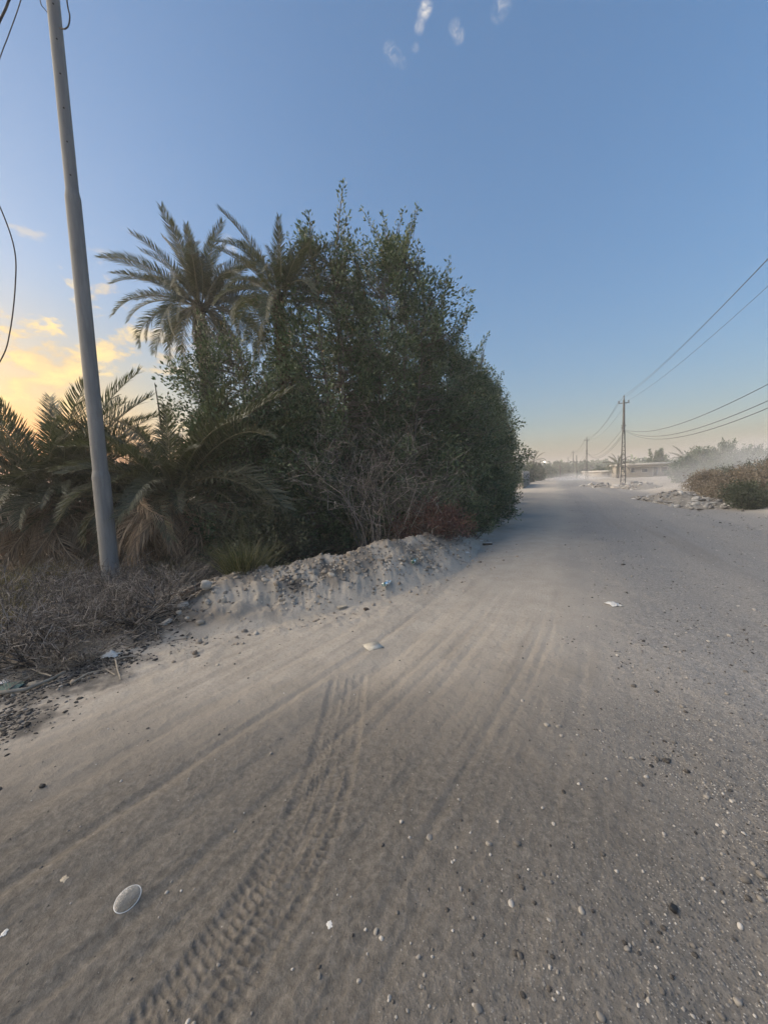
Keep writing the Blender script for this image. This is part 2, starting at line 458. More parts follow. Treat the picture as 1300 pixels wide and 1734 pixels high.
def ground_material():
    m, t, p, out = mat_new('dirt')
    geo = t.add('ShaderNodeNewGeometry')
    P = geo.outputs['Position']
    A = lambda nm: t.add('ShaderNodeAttribute', attribute_name=nm).outputs['Fac']
    grav, soil, ash, fresh = A('gravel'), A('soil'), A('ash'), A('fresh')
    streak = A('streak')
    big = t.noise(P, 0.35, 4, 0.6)
    mid = t.noise(P, 3.0, 5, 0.6)
    fine = t.noise(P, 38.0, 5, 0.7)
    grit = t.noise(P, 170.0, 3, 0.7)
    dust = t.ramp(mid, [(0.25, (0.350, 0.315, 0.265)), (0.5, (0.405, 0.366, 0.312)), (0.8, (0.455, 0.415, 0.358))])
    dust = t.mix(t.math('MULTIPLY', t.smooth(fine, 0.45, 0.72), 0.45), dust, (0.235, 0.205, 0.170, 1))
    dust = t.mix(t.math('MULTIPLY', t.smooth(grit, 0.55, 0.75), 0.22), dust, (0.20, 0.18, 0.155, 1))
    gr = t.ramp(fine, [(0.28, (0.165, 0.160, 0.152)), (0.5, (0.270, 0.262, 0.248)), (0.75, (0.385, 0.372, 0.352))])
    gr = t.mix(t.math('MULTIPLY', t.smooth(grit, 0.48, 0.66), 0.55), gr, (0.105, 0.102, 0.098, 1))
    gr = t.mix(t.math('MULTIPLY', A('packed_vignette'), 0.65), gr, (0.105, 0.100, 0.092, 1))  # gravel near the camera takes the same painted lens darkening
    vor = t.add('ShaderNodeTexVoronoi'); vor.inputs['Scale'].default_value = 60.0
    t.l.new(P, vor.inputs['Vector'])
    peb = t.math('LESS_THAN', vor.outputs['Distance'], 0.30)
    sepc = t.add('ShaderNodeSeparateColor'); t.l.new(vor.outputs['Color'], sepc.inputs[0])
    pick = t.smooth(sepc.outputs[0], 0.62, 0.72)
    pebcol = t.ramp(sepc.outputs[1], [(0.0, (0.07, 0.068, 0.068)), (0.45, (0.20, 0.19, 0.18)), (0.8, (0.36, 0.34, 0.31)), (1.0, (0.46, 0.44, 0.41))])
    gr = t.mix(t.math('MULTIPLY', t.math('MULTIPLY', peb, pick), 0.8), gr, pebcol)
    vor2 = t.add('ShaderNodeTexVoronoi'); vor2.inputs['Scale'].default_value = 150.0
    t.l.new(P, vor2.inputs['Vector'])
    sep2 = t.add('ShaderNodeSeparateColor'); t.l.new(vor2.outputs['Color'], sep2.inputs[0])
    speck = t.math('MULTIPLY', t.math('LESS_THAN', vor2.outputs['Distance'], 0.38), t.smooth(sep2.outputs[0], 0.66, 0.72))
    speckcol = t.ramp(sep2.outputs[1], [(0.0, (0.035, 0.034, 0.034)), (0.5, (0.085, 0.08, 0.075)), (0.55, (0.34, 0.325, 0.30)), (1.0, (0.56, 0.54, 0.50))])
    gr = t.mix(t.math('MULTIPLY', speck, 0.85), gr, speckcol)
    gr = t.mix(t.math('MULTIPLY', t.smooth(big, 0.35, 0.7), 0.25), gr, (0.33, 0.315, 0.295, 1))
    near_dark = t.ramp(fine, [(0.25, (0.075, 0.069, 0.061)), (0.5, (0.132, 0.122, 0.108)), (0.78, (0.215, 0.200, 0.178))])  # packed soil tone, darkened further to carry the painted vignette
    near_dark = t.mix(t.math('MULTIPLY', t.smooth(grit, 0.50, 0.75), 0.4), near_dark, (0.135, 0.120, 0.102, 1))
    dust = t.mix(A('packed_vignette'), dust, near_dark)
    col = t.mix(grav, dust, gr)
    col = t.mix(t.math('MULTIPLY', streak, 0.30), col, (0.165, 0.150, 0.132, 1))
    col = t.mix(t.math('MULTIPLY', fresh, 0.40), col, (0.44, 0.375, 0.295, 1))
    so = t.ramp(fine, [(0.3, (0.050, 0.042, 0.034)), (0.55, (0.115, 0.098, 0.080)), (0.8, (0.21, 0.185, 0.155))])
    col = t.mix(soil, col, so)
    asn = t.ramp(fine, [(0.35, (0.012, 0.012, 0.013)), (0.6, (0.05, 0.05, 0.052)), (0.8, (0.16, 0.155, 0.15))])
    col = t.mix(ash, col, asn)
    t.l.new(col, p.inputs['Base Color'])
    p.inputs['Roughness'].default_value = 0.95
    p.inputs['Specular IOR Level'].default_value = 0.15
    hh = t.math('MULTIPLY_ADD', grit, 0.35, fine)
    pb = t.math('MULTIPLY', t.math('SUBTRACT', 0.45, vor.outputs['Distance'], clamp=True), t.math('MULTIPLY', grav, 1.6))
    hh = t.math('ADD', hh, pb)
    bump(t, p, hh, 0.8, 0.010)
    return m
M_DIRT = ground_material()

# ------------------------------------------------------------------ ground, road and soil bank
def struct(o, kind='structure'):
    o['kind'] = kind
    return o
def build_ground():
    fine = np.radians(np.arange(-57.0, 57.001, 0.19))
    coarse = np.radians(np.arange(60.0, 301.0, 4.0))
    ang = np.concatenate([fine, coarse])
    rr = [0.05, 0.3, 0.55, 0.8]
    while rr[-1] < 4.6: rr.append(rr[-1] * 1.0056)
    while rr[-1] < 42: rr.append(rr[-1] * 1.011)
    while rr[-1] < 700: rr.append(rr[-1] * 1.05)
    rr = np.array(rr)
    X = rr[:, None] * np.sin(ang)[None]; Y = rr[:, None] * np.cos(ang)[None]
    Z = height(X, Y)
    nr, na = X.shape
    V = np.stack([X, Y, Z], -1).reshape(-1, 3)
    i = np.arange(nr - 1)[:, None]; j = np.arange(na)[None]; j2 = (j + 1) % na
    F = np.stack([i * na + j, i * na + j2, (i + 1) * na + j2, (i + 1) * na + j], -1).reshape(-1, 4)[:, ::-1]
    x, y = V[:, 0], V[:, 1]
    s, t = road_st(x, y)
    off = left_edge(y) - x
    b = bank(x, y)
    g = gravel_mask(x, y)
    nz = fbm(x * 1.7, y * 1.7, 81, 4)
    soil = sstep(off + 0.35 * nz, 0.25, 1.3) * (1 - sstep(b, 0.05, 0.22))
    soil = soil * (0.55 + 0.45 * sstep(fbm(x * 0.5, y * 0.5, 83, 3), -0.3, 0.3))
    soil = np.maximum(soil, sstep(b, 0.12, 0.34) * sstep(fbm(x * 2.6, y * 2.6, 85, 5, 0.65), -0.25, 0.35) * 0.62)
    soil = np.where(t > 5.6, sstep(fbm(x * 0.5, y * 0.5, 87, 4), -0.1, 0.5) * 0.35 * sstep(t, 5.8, 7.5), soil)
    soil *= 1 - sstep(np.hypot(x, y), 60, 140) * 0.6
    ash = np.zeros_like(x)
    for (u, v, rad) in ((150, 1140, 0.42), (60, 1165, 0.42), (235, 1075, 0.35), (255, 1045, 0.3), (5, 1228, 0.30), (30, 1215, 0.26), (50, 1225, 0.2), (500, 985, 0.16), (560, 965, 0.2)):
        c = hit(u, v)
        d = np.hypot(x - c.x, y - c.y) / rad
        ash = np.maximum(ash, (1 - sstep(d + 1.3 * fbm(x * 6, y * 6, 89, 5, 0.65), 0.1, 1.2)) * 0.75)
    fresh = np.exp(-((x - 0.15) / 0.5) ** 2 - ((y - 5.95) / 0.35) ** 2)
    a2 = R(35.0)
    s2 = x * math.sin(a2) + y * math.cos(a2); t2 = x * math.cos(a2) - y * math.sin(a2) + 0.012 * s2 * s2
    streak = sstep(fbm(t2 * 13, s2 * 0.6, 91, 4), 0.1, 0.6) * (1 - g) * sstep(-off, 0.1, 0.7) * (1 - sstep(s2, 3.5, 7))
    tb = t + 0.1 * np.sin(s * 0.16)
    streak = np.maximum(streak, g * (1 - sstep(np.hypot(x, y), 40, 90)) * sstep(fbm(tb * 3.0, s * 0.12, 93, 4, 0.65), 0.05, 0.6))
    packed_vignette = (1 - sstep(np.hypot(x + 0.3, y) + 0.9 * fbm(x * 0.7, y * 0.7, 95, 4), 1.7, 4.0)) * sstep(-off + 0.3 * nz, 0.3, 1.6)  # packed soil, with lens falloff painted in as darkening round the camera
    attrs = dict(packed_vignette=packed_vignette, gravel=g, soil=soil, ash=ash, fresh=fresh, streak=streak)
    # split the one sheet along the road edge and the foot of the bank
    c = V[F].mean(1)
    cs, ct = road_st(c[:, 0], c[:, 1])
    cb = bank(c[:, 0], c[:, 1])
    isbank = cb > 0.06
    isroad = (~isbank) & (c[:, 0] > left_edge(c[:, 1])) & (ct < 5.75)
    res = {}
    for nm, m in (('ground', ~(isbank | isroad)), ('dirt_road', isroad), ('soil_bank', isbank)):
        f = F[m]
        ids, inv = np.unique(f.ravel(), return_inverse=True)
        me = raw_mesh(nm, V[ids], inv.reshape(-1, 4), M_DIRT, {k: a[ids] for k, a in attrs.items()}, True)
        res[nm] = struct(link(nm, me))
    return res
GND = build_ground()

# ------------------------------------------------------------------ stones
def ico(sub=0):
    p = (1 + 5 ** 0.5) / 2
    V = unit(np.array([(-1, p, 0), (1, p, 0), (-1, -p, 0), (1, -p, 0), (0, -1, p), (0, 1, p), (0, -1, -p), (0, 1, -p), (p, 0, -1), (p, 0, 1), (-p, 0, -1), (-p, 0, 1)], float))
    F = [(0, 11, 5), (0, 5, 1), (0, 1, 7), (0, 7, 10), (0, 10, 11), (1, 5, 9), (5, 11, 4), (11, 10, 2), (10, 7, 6), (7, 1, 8),
         (3, 9, 4), (3, 4, 2), (3, 2, 6), (3, 6, 8), (3, 8, 9), (4, 9, 5), (2, 4, 11), (6, 2, 10), (8, 6, 7), (9, 8, 1)]
    for _ in range(sub):
        V = list(map(tuple, V)); cache = {}; G = []
        def mid(a, b):
            k = (min(a, b), max(a, b))
            if k not in cache:
                q = (np.array(V[a]) + np.array(V[b])) / 2
                V.append(tuple(q / np.linalg.norm(q))); cache[k] = len(V) - 1
            return cache[k]
        for a, b, c in F:
            x, y, z = mid(a, b), mid(b, c), mid(c, a)
            G += [(a, x, z), (b, y, x), (c, z, y), (x, y, z)]
        F = G; V = np.array(V)
    return np.array(V), np.array(F)
ICO0, ICO1 = ico(0), ico(1)
STONE_STOPS = [(0.0, (0.030, 0.029, 0.029)), (0.35, (0.075, 0.072, 0.069)), (0.5, (0.17, 0.162, 0.150)), (0.72, (0.29, 0.275, 0.25)), (0.88, (0.36, 0.345, 0.32)), (1.0, (0.50, 0.48, 0.45))]
CLOD_STOPS = [(0.0, (0.14, 0.118, 0.096)), (0.3, (0.24, 0.208, 0.172)), (0.7, (0.34, 0.302, 0.252)), (1.0, (0.46, 0.42, 0.36))]
M_STONE, M_STONES = stonemat('stone', STONE_STOPS, True), stonemat('gravel', STONE_STOPS, False)
M_CLOD, M_CLODS = stonemat('clod', CLOD_STOPS, True), stonemat('clods', CLOD_STOPS, False)
RUB_STOPS = [(0.0, (0.12, 0.115, 0.11)), (0.3, (0.24, 0.235, 0.225)), (0.7, (0.38, 0.37, 0.35)), (1.0, (0.52, 0.51, 0.49))]
M_RUBBLE = stonemat('rubble', RUB_STOPS, True)
def stone_variants(n, mat, jag, nm, seed):
    g = np.random.default_rng(seed); out = []
    for i in range(n):
        V, F = ICO1
        V = V.copy()
        dirs = unit(g.normal(size=(7, 3)))
        for d in dirs:                                    # plane cuts give facets
            lim = 1 - jag * g.uniform(0.15, 0.6)
            k = V @ d
            V = V - np.where(k > lim, k - lim, 0)[:, None] * d
        V *= np.array([1.0, g.uniform(0.6, 0.95), g.uniform(0.45, 0.75)])
        out.append(raw_mesh(nm, V, F, mat, None, jag < 0.6))
    return out
SV = stone_variants(8, M_STONE, 0.75, 'stone', 1)
CV = stone_variants(8, M_CLOD, 0.9, 'clod', 2)
RV = stone_variants(8, M_RUBBLE, 1.0, 'rubble_chunk', 3)
def scatter_stuff(name, x, y, size, mat, parent, seed, flat=(0.45, 0.8), rnd=None):
    g = np.random.default_rng(seed)
    n = len(x); V0, F0 = ICO0
    V = V0[None] * (1 + g.uniform(-0.28, 0.28, (n, 12, 1)))
    V = V * np.stack([np.ones(n), g.uniform(0.55, 1, n), g.uniform(*flat, n)], -1)[:, None] * size[:, None, None]
    a = g.uniform(0, 2 * np.pi, n)
    c, s = np.cos(a)[:, None], np.sin(a)[:, None]
    X = V[..., 0] * c - V[..., 1] * s; Y = V[..., 0] * s + V[..., 1] * c
    z = height(x, y) + size * 0.05
    W = np.stack([X + x[:, None], Y + y[:, None], V[..., 2] + z[:, None]], -1).reshape(-1, 3)
    F = (np.arange(n)[:, None, None] * 12 + F0[None]).reshape(-1, 3)
    r = g.random(n) if rnd is None else rnd
    o = link(name, raw_mesh(name, W, F, mat, dict(rnd=np.repeat(r, 12)), False), parent)
    o['kind'] = 'stuff'
    return o
def visible_xy(g, n, rmin, rmax, power=1.0):
    r = np.exp(g.uniform(math.log(rmin), math.log(rmax), n))
    a = g.uniform(-R(50), R(50), n)
    return r * np.sin(a), r * np.cos(a)
def build_stones():
    g = np.random.default_rng(99)
    # gravel on the road
    x, y = visible_xy(g, 130000, 0.9, 26)
    gm = gravel_mask(x, y)
    s, t = road_st(x, y)
    patch = sstep(fbm(x * 2.1, y * 2.1, 101, 4, 0.6), 0.0, 0.5)
    p = gm * (0.13 + 0.85 * patch) + 0.010
    p = np.where((x < left_edge(y) + 0.1) | (t > 5.9), 0.0, p)
    k = g.random(len(x)) < p
    x, y = x[k], y[k]
    r = np.hypot(x, y)
    size = np.clip(g.lognormal(math.log(0.0038), 0.55, len(x)), 0.0018, 0.024) * np.clip(0.75 + r * 0.10, 0.75, 2.2)
    order = np.argsort(-(size / r))
    big, rest = order[:290], order[290:38000]
    for q in big:
        z = H1(x[q], y[q])
        o = link('stone', SV[int(g.integers(8))], GND['dirt_road'], (x[q], y[q], z + size[q] * 0.12), (g.uniform(-.3, .3), g.uniform(-.3, .3), g.uniform(0, 6.28)), size[q] * 1.15)
    scatter_stuff('loose_gravel', x[rest], y[rest], size[rest], M_STONES, GND['dirt_road'], 5)
    # clods on the soil bank and at its foot
    n = 42000
    x = g.uniform(-4.2, 2.4, n); y = g.uniform(2.4, 9.5, n)
    b = bank(x, y)
    off = left_edge(y) - x
    foot = np.exp(-((off + 0.15) / 0.55) ** 2) * (y > 2.6)
    p = sstep(b, 0.02, 0.25) * 0.75 + 0.40 * foot
    p *= 0.25 + 0.9 * sstep(fbm(x * 1.8, y * 1.8, 103, 3), -0.25, 0.4)
    k = g.random(n) < p
    x, y = x[k], y[k]; r = np.hypot(x, y); b = bank(x, y)
    size = np.clip(g.lognormal(math.log(0.0115), 0.65, len(x)), 0.004, 0.062)
    size = np.where(b < 0.06, size * 0.62, size)
    order = np.argsort(-(size / r))
    inb = b[order] > 0.06
    big = order[inb][:230]
    rest = np.setdiff1d(order[:13000], big)
    for q in big:
        z = H1(x[q], y[q])
        link('clod', CV[int(g.integers(8))], GND['soil_bank'], (x[q], y[q], z + size[q] * 0.10), (g.uniform(-.5, .5), g.uniform(-.5, .5), g.uniform(0, 6.28)), size[q])
    scatter_stuff('loose_clods', x[rest], y[rest], size[rest], M_CLODS, GND['soil_bank'], 6, (0.5, 0.9))
build_stones()

# ------------------------------------------------------------------ leaves, trees
LEAF_STOPS = [(0.0, (0.018, 0.036, 0.016)), (0.35, (0.054, 0.090, 0.042)), (0.7, (0.112, 0.158, 0.080)), (0.93, (0.21, 0.25, 0.155)), (1.0, (0.20, 0.15, 0.08))]
M_LEAF = leafmat('leaf', LEAF_STOPS, 0.12, 0.42)
M_LEAF_DUSTY = leafmat('dusty_leaf', [(0.0, (0.045, 0.058, 0.036)), (0.5, (0.085, 0.100, 0.062)), (1.0, (0.15, 0.155, 0.11))], 0.18)
M_LEAF_RED = leafmat('dry_red_leaf', [(0.0, (0.07, 0.035, 0.030)), (0.5, (0.13, 0.065, 0.055)), (1.0, (0.20, 0.12, 0.09))], 0.15, tint=(1, .8, .7))
M_LEAF_TAN = leafmat('dry_tan_leaf', [(0.0, (0.15, 0.124, 0.092)), (0.5, (0.27, 0.228, 0.172)), (1.0, (0.42, 0.365, 0.285))], 0.2, tint=(1, .9, .7))
M_BARK = simple('bark', (0.17, 0.150, 0.128), 0.95, 0.45, 14, bumps=0.6)
def twigmat(name, stops):
    m, t, p, out = mat_new(name)
    at = t.add('ShaderNodeAttribute', attribute_name='rnd')
    t.l.new(t.ramp(at.outputs['Fac'], stops), p.inputs['Base Color'])
    p.inputs['Roughness'].default_value = 0.95
    return m
M_TWIG = twigmat('dead_twig', [(0.0, (0.10, 0.082, 0.064)), (0.5, (0.25, 0.215, 0.175)), (1.0, (0.46, 0.41, 0.345))])
M_TWIG_GREY = twigmat('grey_twig', [(0.0, (0.045, 0.040, 0.035)), (0.5, (0.14, 0.126, 0.115)), (1.0, (0.38, 0.35, 0.32))])

def leaves(C, D, L, W, g, rnd, up=0.5):
    """diamond leaves: base C, direction D, length L, width W"""
    n = len(C)
    D = unit(D)
    N = unit(g.normal(size=(n, 3)) * 0.8 + np.array([0, 0, up]))
    S = unit(np.cross(D, N)); N = np.cross(S, D)
    L = L[:, None]; W = W[:, None]
    mid = C + D * L * 0.45
    V = np.stack([C, mid + S * W * 0.5 + N * W * 0.18, C + D * L - N * L * 0.10, mid - S * W * 0.5 + N * W * 0.18], 1)
    i = np.arange(n)[:, None] * 4
    F = np.concatenate([i + np.array([[0, 1, 2]]), i + np.array([[0, 2, 3]])])
    return V.reshape(-1, 3), F, np.repeat(rnd, 4)

def make_tree(name, label, cat, base, Ht, prof, seed, nclu=700, per=42, leaf=0.075, group=None, stems=5, shoots=14, spread=0.55,
              leafm=None, lean=(0, 0), gap=0.0, low=0.02, shoot_len=(0.5, 1.2), bark=None, clu_r=0.22):
    """prof: list of (height fraction, radius in metres)"""
    g = np.random.default_rng(seed)
    root = empty(name, base, label, cat, group)
    pf = np.array(prof)
    rad = lambda h: np.interp(h, pf[:, 0], pf[:, 1])
    lean = np.array([lean[0], lean[1]])
    wood = MB(); nodes = []; nrad = []
    for k in range(stems):
        a = 2 * np.pi * (k + g.uniform(-.3, .3)) / stems
        top = g.uniform(0.72, 0.98) if k else 0.97
        n = 12
        hs = np.linspace(0, top, n)
        rr = spread * rad(hs) * np.linspace(0.05, 1, n) ** 0.7 * (0.3 if k == 0 else g.uniform(0.55, 1.1))
        P = np.stack([np.cos(a + 0.5 * hs) * rr, np.sin(a + 0.5 * hs) * rr, hs * Ht], -1)
        P[1:, :2] += np.cumsum(g.normal(0, 0.05, (n - 1, 2)), 0)
        P[:, :2] += hs[:, None] * lean
        P[0, 2] = -0.08
        r0 = g.uniform(0.045, 0.075) * (Ht / 8)
        R_ = np.linspace(r0, 0.008, n)
        wood.tube(P, R_, 6)
        for q in range(n - 1):
            for f in (0.0, 0.5):
                nodes.append(P[q] * (1 - f) + P[q + 1] * f); nrad.append(R_[q])
    nodes = np.array(nodes); nrad = np.array(nrad)
    # leaf clusters fill the envelope, more of them towards the outside
    C = []
    while len(C) < nclu:
        m = nclu * 2
        h = g.uniform(low, 1.0, m)
        keep = g.random(m) < rad(h) / pf[:, 1].max()
        h = h[keep]; a = g.uniform(0, 2 * np.pi, len(h))
        lob = 1 + 0.26 * np.sin(3 * a + h * 11 + seed) + 0.20 * np.sin(5 * a - h * 17 + seed * 2)
        r = rad(h) * lob * g.random(len(h)) ** 0.42
        P = np.stack([np.cos(a) * r, np.sin(a) * r, h * Ht], -1)
        P[:, :2] += h[:, None] * lean
        nz = fbm(P[:, 0] * 1.15 + P[:, 2] * 0.8 + base[0], P[:, 1] * 1.15 - P[:, 2] * 0.9, seed, 3)
        C += list(P[nz > gap - 0.22])
    C = np.array(C[:nclu])
    cdir = unit(np.stack([C[:, 0], C[:, 1], np.full(len(C), 0.9)], -1) + g.normal(0, 0.35, C.shape))
    csz = g.uniform(0.75, 1.3, len(C))
    cnt = np.full(len(C), per)
    # upright leafy shoots that break the outline
    for k in range(shoots):
        h = g.uniform(0.45, 0.96) if k > shoots // 2 else g.uniform(0.84, 0.99)
        a = g.uniform(0, 2 * np.pi)
        r = rad(h) * g.uniform(0.35, 1.0)
        p0 = np.array([np.cos(a) * r + h * lean[0], np.sin(a) * r + h * lean[1], h * Ht])
        d = unit(np.array([np.cos(a) * 0.35, np.sin(a) * 0.35, 1.0]) + g.normal(0, 0.12, 3))
        ln = g.uniform(*shoot_len)
        m = max(4, int(ln / 0.085))
        st = np.linspace(-0.5, 1, m)
        bendv = g.normal(0, 0.12, 3)
        P = p0 + d * (st * ln)[:, None] + bendv * (st[:, None] ** 2) * ln
        wood.tube(P, np.linspace(0.010, 0.003, m), 3, False)
        C = np.vstack([C, P]); cdir = np.vstack([cdir, np.repeat(d[None], m, 0)])
        csz = np.concatenate([csz, np.linspace(0.75, 0.32, m)])
        cnt = np.concatenate([cnt, np.linspace(per * 0.5, per * 0.25, m).astype(int)])
    # twigs from the stems to the clusters
    best = np.full(len(C), 1e9); idx = np.zeros(len(C), int)
    for q in range(len(nodes)):
        d = np.linalg.norm(C - nodes[q], axis=1) + np.where(nodes[q][2] > C[:, 2] - 0.15, 3.0, 0)
        m = d < best
        best[m] = d[m]; idx[m] = q
    A = nodes[idx]
    mid = A * 0.45 + C * 0.55 + np.stack([g.normal(0, .06, len(C)), g.normal(0, .06, len(C)), np.abs(g.normal(0.0, .10, len(C))) * -1], -1)
    keep = (best < 3.5)
    wood.segs(A[keep], mid[keep], np.minimum(0.016, nrad[idx][keep] * 0.6), 0.008, 4)
    wood.segs(mid[keep], C[keep], 0.008, 0.003, 3)
    wood.build('trunk', bark or M_BARK, root, smooth=True)
    # leaves
    ci = np.repeat(np.arange(len(C)), cnt)
    n = len(ci)
    ax = cdir[ci]
    along = g.uniform(-0.6, 1.0, n)[:, None]
    rd = g.normal(size=(n, 3)); rd = unit(rd)
    pos = C[ci] + ax * along * (clu_r * 1.1 * csz[ci])[:, None] + rd * (clu_r * csz[ci] * g.random(n) ** 0.6)[:, None]
    pos[:, 2] = np.maximum(pos[:, 2], 0.02)
    D = ax * 0.8 + rd * 0.8 + g.normal(0, 0.3, (n, 3))
    L = leaf * g.uniform(0.65, 1.25, n)
    rnd = np.clip(0.62 * g.random(len(C))[ci] + 0.38 * g.random(n), 0, 0.96)
    rnd = np.where(g.random(n) < 0.012, 1.0, rnd)
    V, F, at = leaves(pos, D, L, L * g.uniform(0.38, 0.52, n), g, rnd)
    link('crown', raw_mesh('crown', V, F, leafm or M_LEAF, dict(rnd=at)), root)
    return root

ROW = 'row of tall leafy trees along the left road edge'
def T(px, y, top_px, rmax, seed, label, **kw):
    """a tree standing y metres ahead whose top shows at a pixel"""
    p = at_y(px, 900, y)
    x = p.x
    Ht = at_y(*top_px, y).z
    z = H1(x, y)
    prof = kw.pop('prof', [(0.0, 0.75), (0.12, 1.0), (0.35, 1.0), (0.55, 0.86), (0.72, 0.66), (0.86, 0.42), (0.95, 0.22), (1.0, 0.08)])
    prof = [(a, b * rmax) for a, b in prof]
    return make_tree(kw.pop('name', 'roadside_tree'), label, 'tree', (x, y, z), Ht - z, prof, seed, **kw)
TALL = [(0.0, 0.55), (0.1, 0.85), (0.3, 1.0), (0.55, 1.0), (0.75, 0.88), (0.88, 0.66), (0.96, 0.42), (1.0, 0.2)]
T(415, 9.2, (400, 590), 1.55, 201, 'sparse leafy tree whose crown half hides the taller palm trunk', nclu=600, per=42, gap=0.20, leaf=0.085, shoots=18, stems=5, group=None,
  prof=[(0.0, 0.6), (0.15, 1.0), (0.45, 0.95), (0.7, 0.8), (0.88, 0.6), (1.0, 0.25)], shoot_len=(0.3, 0.8))
T(590, 9.6, (562, 408), 1.50, 202, 'tallest leafy tree with a spire of upright shoots behind the bare shrub', nclu=640, per=50, leaf=0.088, gap=0.18, prof=TALL, shoots=26, shoot_len=(0.4, 0.95), lean=(-0.35, 0))
T(676, 10.6, (662, 412), 1.65, 203, 'tall leafy tree with twin feathery tops behind the soil bank', nclu=680, per=50, leaf=0.088, gap=0.18, prof=TALL, shoots=30, shoot_len=(0.5, 1.15), lean=(0.1, 0))
T(742, 12.2, (742, 562), 1.75, 204, 'leafy tree rising behind the reddish dry bush', nclu=600, per=48, leaf=0.09, gap=0.14, shoots=26, lean=(0.2, 0), shoot_len=(0.5, 1.1))
T(784, 14.8, (792, 606), 1.7, 205, 'leafy tree with ragged shoulder standing over the low green bush', nclu=600, per=46, leaf=0.10, shoots=26, lean=(0.3, 0), shoot_len=(0.5, 1.3))
T(814, 18.5, (822, 634), 1.5, 206, 'rounded leafy tree, fifth along the dense row from the soil bank', nclu=560, per=40, leaf=0.11, shoots=24, lean=(0.2, 0), shoot_len=(0.5, 1.3), clu_r=0.25)
T(832, 23.5, (842, 664), 1.4, 207, 'rounded leafy tree, last but one before the grey concrete wall', nclu=560, per=34, leaf=0.125, shoots=22, lean=(0.3, 0), clu_r=0.28, shoot_len=(0.5, 1.3))
T(838, 30.0, (852, 698), 1.3, 208, 'leafy tree ending the row next to the grey concrete wall', nclu=560, per=30, leaf=0.145, shoots=26, lean=(0.5, 0), clu_r=0.30, shoot_len=(0.5, 1.3))
T(496, 11.6, (486, 592), 1.45, 209, 'dark leafy tree set back behind the two palm trunks', nclu=520, per=40, leaf=0.085, gap=0.12, shoots=12)
T(610, 13.5, (620, 470), 2.0, 210, 'dense leafy tree set back behind the twin topped tree', nclu=560, per=36, leaf=0.10, gap=0.0, shoots=10)
T(690, 17.0, (705, 520), 2.2, 211, 'dense leafy tree set back behind the ragged shouldered tree', nclu=520, per=34, leaf=0.12, gap=0.0, shoots=10)
T(448, 8.3, (440, 655), 1.15, 212, 'leafy tree leaning over the light green bush beside the skirted palm', nclu=420, per=46, leaf=0.085, gap=0.06, shoots=14, shoot_len=(0.3, 0.8), stems=4)
T(520, 8.5, (520, 690), 1.05, 213, 'short leafy tree behind the upright green grass', nclu=380, per=46, leaf=0.085, gap=0.06, shoots=12, shoot_len=(0.3, 0.7), stems=4)

